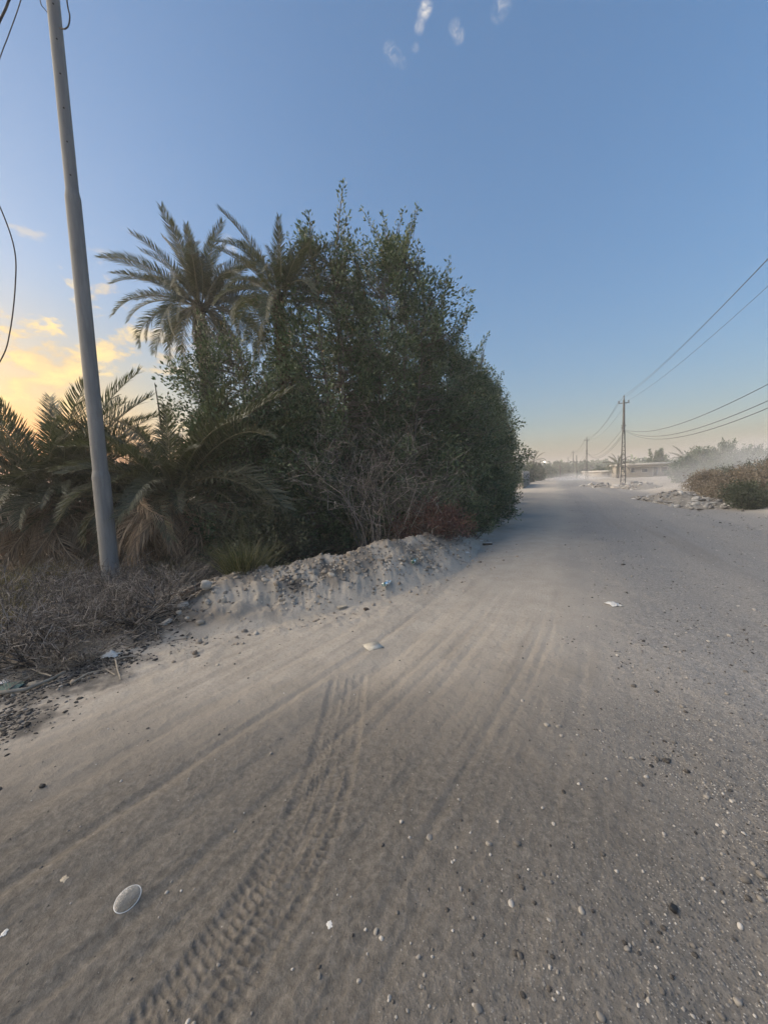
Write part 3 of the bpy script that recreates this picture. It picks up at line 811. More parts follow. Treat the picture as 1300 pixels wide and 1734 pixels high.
# ------------------------------------------------------------------ date palms
M_FROND = leafmat('palm_leaf', [(0.0, (0.040, 0.048, 0.030)), (0.5, (0.078, 0.088, 0.055)), (0.9, (0.14, 0.145, 0.095)), (1.0, (0.20, 0.18, 0.12))], 0.20, 0.5)
M_FROND_DEAD = leafmat('dead_palm_leaf', [(0.0, (0.10, 0.073, 0.052)), (0.5, (0.24, 0.185, 0.135)), (1.0, (0.44, 0.36, 0.27))], 0.15, 0.8, tint=(1, .85, .6))
M_RACHIS = simple('palm_rib', (0.16, 0.145, 0.085), 0.7, 0.3, 6, bumps=0)
M_PALM_TRUNK = simple('palm_trunk', (0.115, 0.094, 0.075), 0.95, 0.5, 9, bumps=0.6)
def frond_mesh(nm, seed, L, bend, mat, llen=0.42, stations=88, vee=0.55, droop=0.25, lean=0.75, ragged=0.0, twist=0.0, width=0.024, start=0.16):
    """a feather leaf that starts along +X and bends down; leaflets on both sides"""
    g = np.random.default_rng(seed)
    n = 14
    l = np.linspace(0, 1, n)
    ang = -bend * l ** 1.5
    step = L / (n - 1)
    dx = np.cos(ang) * step; dz = np.sin(ang) * step
    P = np.stack([np.concatenate([[0], np.cumsum(dx[1:])]), twist * l ** 2 * L, np.concatenate([[0], np.cumsum(dz[1:])])], -1)
    mb = MB()
    mb.tube(P, np.linspace(0.026, 0.004, n) * (L / 3), 4)
    nv = mb.n
    st = np.linspace(start, 0.995, stations)
    if ragged: st = st[g.random(len(st)) > ragged * 0.5]
    st = np.clip(st + g.normal(0, 0.004, len(st)), start, 1)
    base = np.stack([np.interp(st, l, P[:, k]) for k in range(3)], -1)
    T = unit(np.stack([np.cos(np.interp(st, l, ang)), np.zeros(len(st)), np.sin(np.interp(st, l, ang))], -1))
    Up = np.stack([-T[:, 2], np.zeros(len(st)), T[:, 0]], -1)
    Sd = np.cross(Up, T)
    prof = np.interp(st, [start, start + 0.12, 0.45, 0.8, 1.0], [0.35, 0.85, 1.0, 0.72, 0.42])
    rn = []
    for sgn in (-1, 1):
        m = len(st)
        fw = lean * np.interp(st, [0, 0.5, 1], [0.75, 1.0, 1.9]) * (1 + g.normal(0, 0.12, m))
        vv = vee * (1 + g.normal(0, 0.35, m)) + np.where(np.arange(m) % 2 == 0, 0.16, -0.10)
        D = unit(T * fw[:, None] + Sd * sgn + Up * vv[:, None] + g.normal(0, 0.05 + 0.25 * ragged, (m, 3)))
        ll = llen * prof * (1 + g.normal(0, 0.09, m)) * (1 - ragged * g.random(m) * 0.6)
        N = unit(np.cross(D, T))
        w = width * (0.75 + 0.25 * prof)
        down = np.array([0, 0, -1.0])
        m1 = base + D * (ll * 0.5)[:, None] + down * (ll * droop * 0.25)[:, None]
        tip = base + D * ll[:, None] + down * (ll * droop)[:, None]
        wd = unit(np.cross(D, N))
        V = np.stack([base - wd * (w * 0.3)[:, None], base + wd * (w * 0.3)[:, None], m1 + wd * (w * 0.5)[:, None], tip, m1 - wd * (w * 0.5)[:, None]], 1)
        i = np.arange(m)[:, None] * 5
        F = np.concatenate([i + np.array([[0, 1, 2]]), i + np.array([[0, 2, 4]]), i + np.array([[4, 2, 3]])])
        mb.add(V.reshape(-1, 3), F)
        rn.append(np.repeat(np.clip(g.random(m) * 0.7 + 0.3 * g.random(), 0, 1), 5))
    return mb.mesh(nm, mat, False, dict(rnd=np.concatenate([np.full(nv, 0.95)] + rn)))
def boots_trunk(Ht, r, seed, nm, parent, rings=26):
    """trunk wrapped in cut leaf bases"""
    g = np.random.default_rng(seed)
    mb = MB()
    zz = np.linspace(-0.1, Ht, 14)
    mb.tube(np.stack([0.05 * np.sin(zz * 0.8 + seed), 0.05 * np.cos(zz * 0.6 + seed), zz], -1), r * np.linspace(1.08, 0.85, 14), 10)
    nb = int(Ht / 0.11)
    for k in range(nb * 5):
        z = k / (nb * 5) * Ht
        a = k * 2.39996
        rr = r * np.interp(z, [0, Ht], [1.06, 0.86])
        c = np.array([np.cos(a), np.sin(a)])
        p = np.array([c[0] * rr * 0.9 + 0.05 * np.sin(z * 0.8 + seed), c[1] * rr * 0.9 + 0.05 * np.cos(z * 0.6 + seed), z])
        ln = g.uniform(0.07, 0.14)
        tip = p + np.array([c[0] * 0.07, c[1] * 0.07, ln])
        tan = np.array([-c[1], c[0], 0]) * 0.055
        mb.add([p - tan, p + tan, tip + tan * 0.5, tip - tan * 0.5, p + np.array([c[0], c[1], 0]) * 0.05], [(0, 1, 2, 3), (0, 3, 4, 4), (1, 4, 2, 2), (0, 4, 1, 1)])
    return mb.build(nm, M_PALM_TRUNK, parent)
GREEN = [frond_mesh('frond', 300 + i, 3.0, b, M_FROND, 0.50, 92, droop=dr, lean=ln) for i, (b, dr, ln) in
         enumerate([(0.55, 0.15, 0.85), (0.85, 0.2, 0.8), (1.15, 0.3, 0.75), (1.45, 0.35, 0.7), (1.8, 0.5, 0.7), (0.7, 0.2, 0.9)])]
DEAD = [frond_mesh('dead_frond', 320 + i, 2.7, b, M_FROND_DEAD, 0.46, 72, vee=0.05, droop=0.75, lean=1.2, ragged=0.45, twist=tw, width=0.020) for i, (b, tw) in
        enumerate([(2.0, 0.1), (2.3, -0.12), (1.7, 0.05), (2.5, 0.15)])]
def palm(name, label, base, crown_z, scale, seed, n_green, n_dead, group=None, shy=None, trunk_r=0.2, el_range=(88, -25), dead_el=(5, -50), trunk=True, droopers=0):
    g = np.random.default_rng(seed)
    root = empty(name, base, label, 'palm tree', group)
    if trunk: boots_trunk(crown_z + 0.12, trunk_r, seed, 'trunk', root)
    for k in range(n_green):
        f = (k + 0.5) / n_green
        el = el_range[0] + (el_range[1] - el_range[0]) * f ** 0.85 + g.normal(0, 5)
        az = k * 137.508 + g.normal(0, 9)
        if k >= n_green - droopers: el = g.uniform(-62, -38)
        # upright young leaves are straighter, the outer ones arch more
        v = GREEN[int(np.clip(f * 4.6 + g.normal(0, 0.7), 0, 4))] if g.random() > 0.15 else GREEN[5]
        sc_ = scale * g.uniform(0.86, 1.1) * np.interp(f, [0, 0.15, 1], [0.78, 1, 0.98])
        rot = (Matrix.Rotation(R(az), 4, 'Z') @ Matrix.Rotation(-R(el), 4, 'Y') @ Matrix.Rotation(g.normal(0, 0.35), 4, 'X')).to_euler()
        if shy is not None:                                  # leaves crowded back on one side by what stands there
            dd = math.cos(R(az) - shy)
            if dd > 0.45 and el < 68: sc_ *= 0.60
        off = 0.6 * trunk_r
        link('frond', v, root, (math.cos(R(az)) * off, math.sin(R(az)) * off, crown_z + g.uniform(-0.12, 0.08)), rot, sc_)
    for k in range(n_dead):
        el = g.uniform(min(dead_el), max(dead_el)); az = k * 137.508 + 40 + g.normal(0, 14)
        v = DEAD[int(g.integers(4))]
        rot = (Matrix.Rotation(R(az), 4, 'Z') @ Matrix.Rotation(-R(el), 4, 'Y') @ Matrix.Rotation(g.normal(0, 0.5), 4, 'X')).to_euler()
        link('dead_frond', v, root, (math.cos(R(az)) * trunk_r * 0.7, math.sin(R(az)) * trunk_r * 0.7, crown_z - g.uniform(0.1, 0.35)), rot, scale * g.uniform(0.7, 1.0) * (0.8 if shy is not None and math.cos(R(az) - shy) > 0.45 else 1.0))
    return root
def palm_at(u, v, y, *a, **k):
    p = at_y(u, v, y)
    z = H1(p.x, y)
    return (p.x, y, z), p.z - z
b_, h_ = palm_at(340, 520, 13.0)
palm('date_palm', 'tall date palm with full round crown of fronds', b_, h_, 0.84, 401, 78, 2, trunk_r=0.21, el_range=(88, -18), dead_el=(-30, -70), droopers=5)
b_, h_ = palm_at(474, 505, 9.1)
palm('date_palm', 'tall date palm with thinner crown rising out of the leafy trees', b_, h_, 0.55, 402, 44, 1, trunk_r=0.12, el_range=(86, -14), dead_el=(-30, -70), droopers=3)
b_, h_ = palm_at(293, 838, 7.7)
palm('young_palm', 'low bushy palm with brown skirt right of the stepped pole', b_, h_, 1.0, 403, 72, 64, trunk_r=0.17, el_range=(66, 14), dead_el=(22, -40), shy=R(-105))
b_, h_ = palm_at(95, 842, 7.9)
palm('young_palm', 'low bushy palm with brown skirt in front of the low beige wall', b_, h_, 1.0, 404, 72, 64, trunk_r=0.17, el_range=(80, 12), dead_el=(22, -40), shy=R(-60))
b_, h_ = palm_at(196, 868, 8.6)
palm('young_palm', 'low palm squeezed between two bushier palms behind the stepped pole', b_, h_, 0.9, 405, 46, 34, trunk_r=0.16, el_range=(66, 8), dead_el=(15, -45), shy=R(-70))
# bare stalk that sticks up behind the low palms
def stalk():
    a, b = at_y(274, 730, 9.0), at_y(262, 648, 9.0)
    z = H1(a.x, 9.0)
    foot = Vector((a.x + (a.x - b.x) * 2.2, 9.0, z))
    mb = MB(); P = [np.array(foot - Vector((0, 0, .05))), np.array(a), np.array((a + b) / 2 + Vector((0.01, 0, 0))), np.array(b)]
    mb.tube(np.array(P) - np.array(foot), [0.030, 0.022, 0.018, 0.008], 6)
    tag(mb.build('bare_stalk', M_BARK, None, foot), 'thin bare stalk sticking up behind the low palms', 'stalk')
stalk()

# ------------------------------------------------------------------ stepped steel pole with slack cables
def steel_material():
    m, t, p, out = mat_new('weathered_steel')
    tc = t.add('ShaderNodeTexCoord')
    st = t.vmath('MULTIPLY', tc.outputs['Object'], Vector((9.0, 9.0, 0.8)))
    streak = t.noise(st, 1.6, 6, 0.65)
    blot = t.noise(tc.outputs['Object'], 3.2, 5, 0.6)
    fine = t.noise(tc.outputs['Object'], 60.0, 4, 0.6)
    c = t.mix(t.smooth(streak, 0.35, 0.7), (0.155, 0.16, 0.163, 1), (0.22, 0.224, 0.222, 1))
    c = t.mix(t.math('MULTIPLY', t.smooth(blot, 0.58, 0.75), 0.6), c, (0.15, 0.135, 0.115, 1))
    c = t.mix(t.math('MULTIPLY', t.smooth(fine, 0.62, 0.72), 0.5), c, (0.12, 0.085, 0.06, 1))
    t.l.new(c, p.inputs['Base Color']); p.inputs['Roughness'].default_value = 0.7
    bump(t, p, t.math('ADD', fine, streak), 0.15, 0.004)
    return m
M_STEEL = steel_material()
M_CABLE = simple('black_cable', (0.028, 0.028, 0.030), 0.6, 0.2, 20, bumps=0)
M_DARK = simple('dark_hole', (0.02, 0.02, 0.02), 0.9, 0.1, 20, bumps=0)
def stepped_pole():
    y = 5.9
    foot = at_y(189, 985, y); x = foot.x; z0 = H1(x, y)
    root = empty('steel_pole', (x, y, z0), 'grey stepped steel pole rising from the dry brush', 'pole')
    zj = at_y(167, 800, y).z - z0; zk = at_y(115, 330, y).z - z0
    ztop = zk + 5.2
    def ring(nm, z0_, z1_, r0, r1, parent=root, sides=28):
        mb = MB(); n = 6
        zz = np.linspace(z0_, z1_, n)
        mb.tube(np.stack([0 * zz, 0 * zz, zz], -1), np.linspace(r0, r1, n), sides)
        return mb.build(nm, M_STEEL, parent, smooth=True)
    lower = ring('lower_tube', -0.3, zj - 0.06, 0.121, 0.117)
    ring('weld_shoulder', zj - 0.06, zj + 0.03, 0.117, 0.099, lower)
    ring('weld_bead', zj - 0.105, zj - 0.095, 0.1205, 0.1205, lower)
    mid = ring('middle_tube', zj + 0.03, zk - 0.05, 0.099, 0.096)
    ring('weld_bead', zj + 0.035, zj + 0.050, 0.103, 0.103, mid)
    ring('weld_shoulder', zk - 0.05, zk + 0.06, 0.096, 0.080, mid)
    up = ring('upper_tube', zk + 0.06, ztop, 0.080, 0.076)
    for k in range(6):                                    # step bolt holes facing the road
        zz = zk + 0.22 + 0.44 * k
        mb = MB(); a = R(-55)
        mb.tube([(math.cos(a) * 0.072, math.sin(a) * 0.072, zz), (math.cos(a) * 0.0815, math.sin(a) * 0.0815, zz)], 0.011, 8)
        mb.build('bolt_hole', M_DARK, up)
    # crossbar with clamps above the picture, where the cables hang from
    mb = MB(); mb.box((0, 0, ztop - 0.35), (1.3, 0.06, 0.06)); mb.build('crossarm', M_STEEL, root)
    top = Vector((x, y, z0 + ztop - 0.35))
    def cable(pts, r, label):
        P = np.array([tuple(p) for p in pts])
        # smooth the control points with a Catmull-Rom spline
        Q = []
        E = np.vstack([2 * P[0] - P[1], P, 2 * P[-1] - P[-2]])
        for k in range(1, len(E) - 2):
            for u in np.linspace(0, 1, 9)[:-1]:
                a, b, c, d = E[k - 1], E[k], E[k + 1], E[k + 2]
                Q.append(0.5 * ((2 * b) + (c - a) * u + (2 * a - 5 * b + 4 * c - d) * u * u + (3 * b - a - 3 * c + d) * u ** 3))
        Q.append(P[-1]); Q = np.array(Q)
        o0 = Q[0].copy()
        mb = MB(); mb.tube(Q - o0, r, 6)
        tag(mb.build('slack_cable', M_CABLE, None, o0, smooth=True), label, 'cable')
    A = lambda u, v, yy=5.6: at_y(u, v, yy)
    left = top + Vector((-0.6, 0, -0.03))
    cable([left, A(-110, 60), A(-40, 270), A(0, 350), A(24, 420), A(26, 480), A(17, 560), A(0, 612), A(-60, 700), Vector((-6.6, 5.2, 0.02))], 0.008, 'slack black cable bowing into view beside the stepped pole')
    cable([left, A(48, -60), A(35, 0), A(14, 60), A(0, 97), A(-40, 215), A(-130, 420), A(-260, 600), A(-420, 720)], 0.006, 'thin cable running down and away from the stepped pole')
    cable([left, A(30, -60), A(14, 2), A(0, 34), A(-30, 100), A(-110, 250), A(-240, 400), A(-420, 520)], 0.014, 'thick black cable running off beside the pole top')
    cable([top + Vector((0.1, -0.05, 0)), A(106, -60, 5.8), A(114, 6, 5.8), A(118, 26, 5.8), A(116, 42, 5.8), A(110, 48, 5.8), A(101, 47, 5.85)], 0.009, 'short loop of cable against the upper tube of the pole')
    cable([top + Vector((-0.1, -0.05, 0)), A(60, -60, 5.8), A(68, 0, 5.82), A(75, 14, 5.84), A(86, 26, 5.85)], 0.006, 'pair of thin leads touching the pole near its top')
stepped_pole()

# low wall and far tree line behind the palms
M_WALL_BEIGE = simple('beige_render', (0.36, 0.33, 0.275), 0.9, 0.2, 2.0, bumps=0.3)
M_CONC = simple('concrete', (0.31, 0.305, 0.29), 0.92, 0.22, 1.5, bumps=0.4)
def low_wall():
    a, b = Vector((-17.0, 10.5, 0)), Vector((-9.3, 15.5, 0))
    c = (a + b) / 2; L = (b - a).length; ang = math.atan2(b.y - a.y, b.x - a.x)
    z = at_y(15, 871, 13.2).z
    root = empty('low_wall', (c.x, c.y, -0.06), 'low beige wall with a flat coping seen behind the low palms', 'wall', rz=ang)
    mb = MB(); mb.box((0, 0, (z - 0.16) / 2), (L, 0.2, z - 0.16 + 0.12)); mb.build('wall_panel', M_WALL_BEIGE, root)
    mb = MB(); mb.box((0, 0, z - 0.04), (L + 0.1, 0.34, 0.12)); mb.build('coping', M_WALL_BEIGE, root)
    mb = MB(); mb.box((0, -0.05, z - 0.34), (L, 0.16, 0.10)); mb.build('ledge', M_WALL_BEIGE, root)
low_wall()

# ------------------------------------------------------------------ dry brush, grass, twigs
def twig_shrub_mesh(nm, seed, r, h, mat, n=70, depth=3, rad=0.006, up=0.6, wob=0.35):
    g = np.random.default_rng(seed)
    A = []; B = []; RA = []; RB = []
    a = g.uniform(0, 2 * np.pi, n); rr = g.random(n) ** 0.5
    p = np.stack([np.cos(a) * rr * r * 0.25, np.sin(a) * rr * r * 0.25, np.zeros(n) - 0.03], -1)
    d = unit(np.stack([np.cos(a) * rr, np.sin(a) * rr, np.full(n, up)], -1) + g.normal(0, 0.2, (n, 3)))
    ln = np.hypot(r, h) * g.uniform(0.35, 0.6, n)
    ra = np.full(n, rad)
    for lev in range(depth):
        for q in range(2):
            e = p + d * (ln * 0.5)[:, None]
            e[:, 2] = np.maximum(e[:, 2], 0.01)
            A.append(p); B.append(e); RA.append(ra); RB.append(ra * 0.75)
            p = e; ra = ra * 0.75
            d = unit(d + g.normal(0, wob, d.shape))
        k = 3 if lev < 2 else 2
        p = np.repeat(p, k, 0); d = unit(np.repeat(d, k, 0) + g.normal(0, 0.55, (len(p), 3))); ra = np.maximum(np.repeat(ra, k) * 0.8, 0.0030)
        ln = np.repeat(ln, k) * g.uniform(0.45, 0.75, len(p))
    mb = MB(); mb.segs(np.concatenate(A), np.concatenate(B), np.concatenate(RA), np.concatenate(RB), 3)
    return mb.mesh(nm, mat, False, dict(rnd=np.repeat(g.random(mb.n // 6) ** 1.3, 6)))
def grass_mesh(nm, seed, r, h, n, mat, w=0.006, lean=0.5):
    g = np.random.default_rng(seed)
    a = g.uniform(0, 2 * np.pi, n); rr = r * g.random(n) ** 0.5
    p = np.stack([np.cos(a) * rr, np.sin(a) * rr, np.zeros(n) - 0.02], -1)
    d = unit(np.stack([np.cos(a) * lean * rr / r, np.sin(a) * lean * rr / r, np.ones(n)], -1) + g.normal(0, 0.18, (n, 3)))
    L = h * g.uniform(0.45, 1.1, n)
    s = unit(np.cross(d, g.normal(size=(n, 3))))
    m = p + d * (L * 0.55)[:, None]
    bend = np.stack([d[:, 0], d[:, 1], np.full(n, -0.15)], -1) * (L * 0.35)[:, None]
    tip = p + d * L[:, None] + bend
    V = np.stack([p - s * w, p + s * w, m + s * w * 0.8, m - s * w * 0.8, tip], 1)
    i = np.arange(n)[:, None] * 5
    F = np.concatenate([i + np.array([[0, 1, 2]]), i + np.array([[0, 2, 3]]), i + np.array([[3, 2, 4]])])
    return raw_mesh(nm, V.reshape(-1, 3), F, mat, dict(rnd=np.repeat(g.random(n), 5)))
M_GRASS = leafmat('green_grass', [(0.0, (0.030, 0.038, 0.018)), (0.5, (0.060, 0.070, 0.034)), (1.0, (0.14, 0.13, 0.07))], 0.25)
M_GRASS_DRY = leafmat('dry_grass', [(0.0, (0.085, 0.070, 0.035)), (0.5, (0.16, 0.135, 0.075)), (1.0, (0.27, 0.23, 0.14))], 0.25)
BR = 'dry brush on the verge'
SHV = [twig_shrub_mesh('dry_shrub', 500 + i, 0.55, 0.42, M_TWIG_GREY, 42, 3, 0.0095) for i in range(4)]
SHT = [twig_shrub_mesh('dry_shrub', 510 + i, 0.5, 0.40, M_TWIG, 40, 3, 0.0095) for i in range(3)]
GRV = [grass_mesh('grass_tuft', 520 + i, 0.22, 0.45, 260, M_GRASS_DRY, 0.004, 0.8) for i in range(3)]
GGV = [grass_mesh('grass_tuft', 530 + i, 0.22, 0.6, 220, M_GRASS, 0.005, 0.6) for i in range(3)]
def put(name, me, u, v, scale, label, cat, group=None, seed=0, zoff=0.0, pos=None):
    p = hit(u, v) if pos is None else Vector((pos[0], pos[1], H1(*pos)))
    o = link(name, me, None, (p.x, p.y, p.z + zoff), (0, 0, random.Random(seed * 7 + u).uniform(0, 6.28)), scale)
    return tag(o, label, cat, group)
brush = [(40, 1100), (110, 1085), (170, 1075), (235, 1050), (60, 1060), (130, 1045), (195, 1040), (25, 1035), (90, 1020), (160, 1015),
         (225, 1012), (10, 1130), (80, 1120), (275, 1022), (200, 1000), (120, 1000), (255, 1000)]
for k, (u, v) in enumerate(brush):
    put('dry_shrub', SHV[k % 4], u, v, 0.80 + 0.28 * ((k * 37) % 10) / 10, 'grey leafless brush matted over the verge below the stepped pole', 'shrub', 'grey brush around the stepped pole', k)
for k, (u, v) in enumerate([(330, 985), (372, 972), (300, 990), (345, 965)]):
    put('dry_shrub', SHT[k % 3], u, v, 0.72, 'pale fan of dead twigs between the skirted palm and the soil bank', 'shrub', 'pale dead twigs by the soil bank', k)
put('dry_shrub', SHT[1], 145, 1118, 0.42, 'small rust brown dry shrub above the charred litter', 'shrub', None, 3).data.materials
put('dry_shrub', SHT[2], 95, 1130, 0.45, 'low brown dry shrub beside the rust brown one', 'shrub', None, 4)
for k, (u, v) in enumerate([(10, 1010), (45, 1000), (15, 1060), (70, 990), (100, 985), (0, 1030)]):
    put('grass_tuft', GRV[k % 3], u, v, 1.15, 'yellowish dry grass tuft below the skirt of the far left palm', 'grass', 'yellowish grass under the low palm', k)
for k, (u, v, s_) in enumerate([(545, 925, 1.35), (560, 922, 1.3), (530, 928, 1.2), (575, 920, 1.1), (385, 985, 1.0), (400, 975, 1.1)]):
    p = hit(u, v); q = (p.x, p.y + (0.55 if u > 500 else 0.5))
    put('grass_tuft', GGV[k % 3], u, v, s_, 'upright green grass growing behind the crest of the soil bank' if u > 500 else 'green grass at the foot of the skirted palm by the bank end', 'grass',
        'green grass behind the bank' if u > 500 else 'green grass by the palm foot', k, pos=q)
put('grass_tuft', GGV[0], 283, 985, 0.8, 'small yellow green shoot in front of the palm skirt', 'grass', None, 9)
# bare grey shrub in front of the leafy trees
BARE = twig_shrub_mesh('bare_shrub', 541, 1.0, 2.4, M_TWIG_GREY, 40, 4, 0.009, up=2.0, wob=0.34)
put('bare_shrub', BARE, 620, 900, 1.0, 'tall leafless grey shrub in front of the leafy trees', 'shrub', None, 11, pos=(-0.15, 7.3))
BARE2 = twig_shrub_mesh('bare_shrub', 543, 0.8, 1.2, M_TWIG_GREY, 26, 4, 0.008, up=1.5, wob=0.36)
put('bare_shrub', BARE2, 680, 900, 1.0, 'shorter leafless shrub between the bare grey shrub and the reddish bush', 'shrub', None, 12, pos=(0.55, 7.6))
# low bushes
def low_bush(u, v, y, r, h, seed, label, mat=None, leafs=0.07, nclu=150, per=40, gap=0.0, pos=None):
    if pos is None:
        p = at_y(u, v, y); pos = (p.x, y)
    z = H1(*pos)
    prof = [(0.0, 0.75 * r), (0.3, r), (0.6, 0.9 * r), (0.85, 0.55 * r), (1.0, 0.2 * r)]
    return make_tree('low_bush', label, 'bush', (pos[0], pos[1], z), h, prof, seed, nclu=nclu, per=per, leaf=leafs, stems=4, shoots=8, shoot_len=(0.12, 0.35), leafm=mat, gap=gap, clu_r=0.16)
low_bush(455, 930, 7.0, 0.75, 1.05, 551, 'light green leafy bush behind the crest of the soil bank', nclu=190, leafs=0.075, mat=M_LEAF_DUSTY)
low_bush(400, 950, 7.6, 0.6, 1.0, 552, 'dark leafy bush between the light green bush and the palm skirt', nclu=130)
low_bush(520, 930, 8.0, 0.85, 1.5, 553, 'dark leafy bush behind the upright green grass', nclu=170)
low_bush(785, 925, 9.0, 0.72, 1.15, 554, 'low green bush spilling onto the road edge past the soil bank', nclu=200, per=44)
low_bush(815, 900, 11.5, 0.9, 1.5, 555, 'low leafy bush on the road edge, just past the one by the bank', nclu=190, per=40, leafs=0.085)
low_bush(834, 880, 15.0, 0.75, 1.7, 556, 'leafy skirt of growth on the road edge under the ragged shouldered tree', nclu=180, per=38, leafs=0.10)
low_bush(838, 862, 20.5, 0.8, 1.8, 557, 'leafy skirt of growth on the road edge before the far end of the row', nclu=170, per=34, leafs=0.12)
low_bush(843, 848, 26.5, 0.8, 2.2, 558, 'leafy growth at the road edge where the tree row ends', nclu=170, per=30, leafs=0.14)
low_bush(725, 915, 7.75, 0.62, 0.60, 559, 'reddish dry bush on the far end of the soil bank', mat=M_LEAF_RED, nclu=130, per=40, leafs=0.05, pos=(0.92, 7.65))
low_bush(690, 900, 8.4, 0.9, 1.4, 560, 'dull leafy bush behind the soil bank crest and bare shrubs', nclu=160)

# fallen sticks
def stick(pts, r, label, cat='stick', mat=None, group=None):
    P = np.array([tuple(hit(u, v) + Vector((0, 0, dz))) for (u, v, dz) in pts])
    o0 = P[0].copy(); n = len(P)
    mb = MB(); mb.tube(P - o0, np.linspace(r, r * 0.6, n), 5)
    return tag(mb.build('fallen_stick', mat or M_TWIG_PALE, None, o0), label, cat, group)
M_TWIG_PALE = simple('pale_stick', (0.33, 0.29, 0.235), 0.9, 0.3, 9, bumps=0)
stick([(-10, 1182, .03), (45, 1174, .03), (90, 1155, .03), (112, 1146, .04)], 0.018, 'thick pale stick lying at the edge of the charred litter')
stick([(50, 1137, .02), (70, 1147, .03), (88, 1155, .05)], 0.009, 'thin pale stick slanting into the thick pale stick')
stick([(82, 1112, .08), (100, 1125, .05), (118, 1140, .02)], 0.008, 'straight thin stick leaning through the brown dry shrub')
stick([(196, 1122, .03), (200, 1140, .02), (205, 1157, .02)], 0.008, 'short upright looking stick below the white plastic bag')
stick([(195, 1125, .04), (215, 1118, .03), (234, 1116, .02)], 0.010, 'grey stick lying right of the white plastic bag')
stick([(120, 1163, .02), (150, 1146, .03), (180, 1140, .03), (195, 1148, .02)], 0.008, 'bent grey twig across the charred litter')
stick([(15, 1172, .02), (40, 1158, .03), (72, 1142, .04)], 0.007, 'straight grey twig over the green plastic scrap')
stick([(282, 1004, .10), (300, 996, .08), (320, 988, .05)], 0.008, 'pale stick poking out of the brush above the broken block')

# ------------------------------------------------------------------ litter
M_WHITE = simple('white_plastic', (0.62, 0.62, 0.60), 0.5, 0.12, 12, bumps=0.1)
M_TILE = simple('glazed_tile', (0.56, 0.53, 0.46), 0.35, 0.15, 14, bumps=0.05, col2=(0.40, 0.37, 0.31))
M_TILE_BACK = simple('tile_edge', (0.27, 0.25, 0.22), 0.9, 0.2, 14)
M_CARD = simple('cardboard', (0.42, 0.37, 0.29), 0.9, 0.2, 12)
M_BLOCK = simple('pale_block', (0.42, 0.40, 0.365), 0.95, 0.3, 9, bumps=0.6)
M_BROWNPLANK = simple('brown_plank', (0.10, 0.075, 0.058), 0.9, 0.35, 8, bumps=0.4)
M_BLACK = simple('black_plastic', (0.025, 0.025, 0.026), 0.5, 0.2, 20, bumps=0.1)
M_TEAL = simple('green_scrap', (0.13, 0.20, 0.17), 0.6, 0.3, 12, bumps=0.2)
def clear_plastic(name, col, rough=0.06):
    m, t, p, out = mat_new(name)
    tc = t.add('ShaderNodeTexCoord')
    n = t.noise(tc.outputs['Object'], 30.0, 3, 0.6)
    t.l.new(t.mix(t.math('MULTIPLY', n, 0.3), (*col, 1), (*[c * 0.8 for c in col], 1)), p.inputs['Base Color'])
    p.inputs['Transmission Weight'].default_value = 0.85
    p.inputs['Roughness'].default_value = rough
    p.inputs['IOR'].default_value = 1.45
    return m
def thin_clear(name):
    m, t, p, out = mat_new(name)
    p.inputs['Base Color'].default_value = (0.55, 0.57, 0.58, 1); p.inputs['Roughness'].default_value = 0.04; p.inputs['Specular IOR Level'].default_value = 1.0
    tr = t.add('ShaderNodeBsdfTransparent'); tr.inputs[0].default_value = (0.93, 0.95, 0.95, 1)
    lw = t.add('ShaderNodeLayerWeight'); lw.inputs[0].default_value = 0.45
    tc = t.add('ShaderNodeTexCoord')
    scuff = t.noise(tc.outputs['Object'], 60.0, 4, 0.6)
    f = t.math('ADD', t.math('MULTIPLY_ADD', lw.outputs['Facing'], 0.60, 0.06), t.math('MULTIPLY', t.smooth(scuff, 0.5, 0.8), 0.2), clamp=True)
    mx = t.add('ShaderNodeMixShader'); t.l.new(f, mx.inputs[0]); t.l.new(tr.outputs[0], mx.inputs[1]); t.l.new(p.outputs[0], mx.inputs[2])
    t.l.new(mx.outputs[0], out.inputs[0])
    return m
M_CLEAR = thin_clear('clear_plastic')
M_RIM = simple('clear_rim', (0.62, 0.64, 0.65), 0.15, 0.1, 20, bumps=0, spec=0.8)
M_GREENGLASS = clear_plastic('green_bottle', (0.22, 0.48, 0.34), 0.15)
M_BLUEGLASS = clear_plastic('aqua_bottle', (0.45, 0.72, 0.72), 0.15)
def lathe(prof, sides=28):
    """closed solid of revolution about z; prof = [(r, z), ...] bottom to top"""
    P = np.array(prof); n = len(P)
    a = np.arange(sides) * 2 * np.pi / sides
    V = np.stack([P[:, 0:1] * np.cos(a), P[:, 0:1] * np.sin(a), np.repeat(P[:, 1:2], sides, 1)], -1).reshape(-1, 3)
    i = np.arange(n - 1)[:, None] * sides; j = np.arange(sides)[None]; j2 = (j + 1) % sides
    return V, np.stack([i + j, i + j2, i + sides + j2, i + sides + j], -1).reshape(-1, 4)
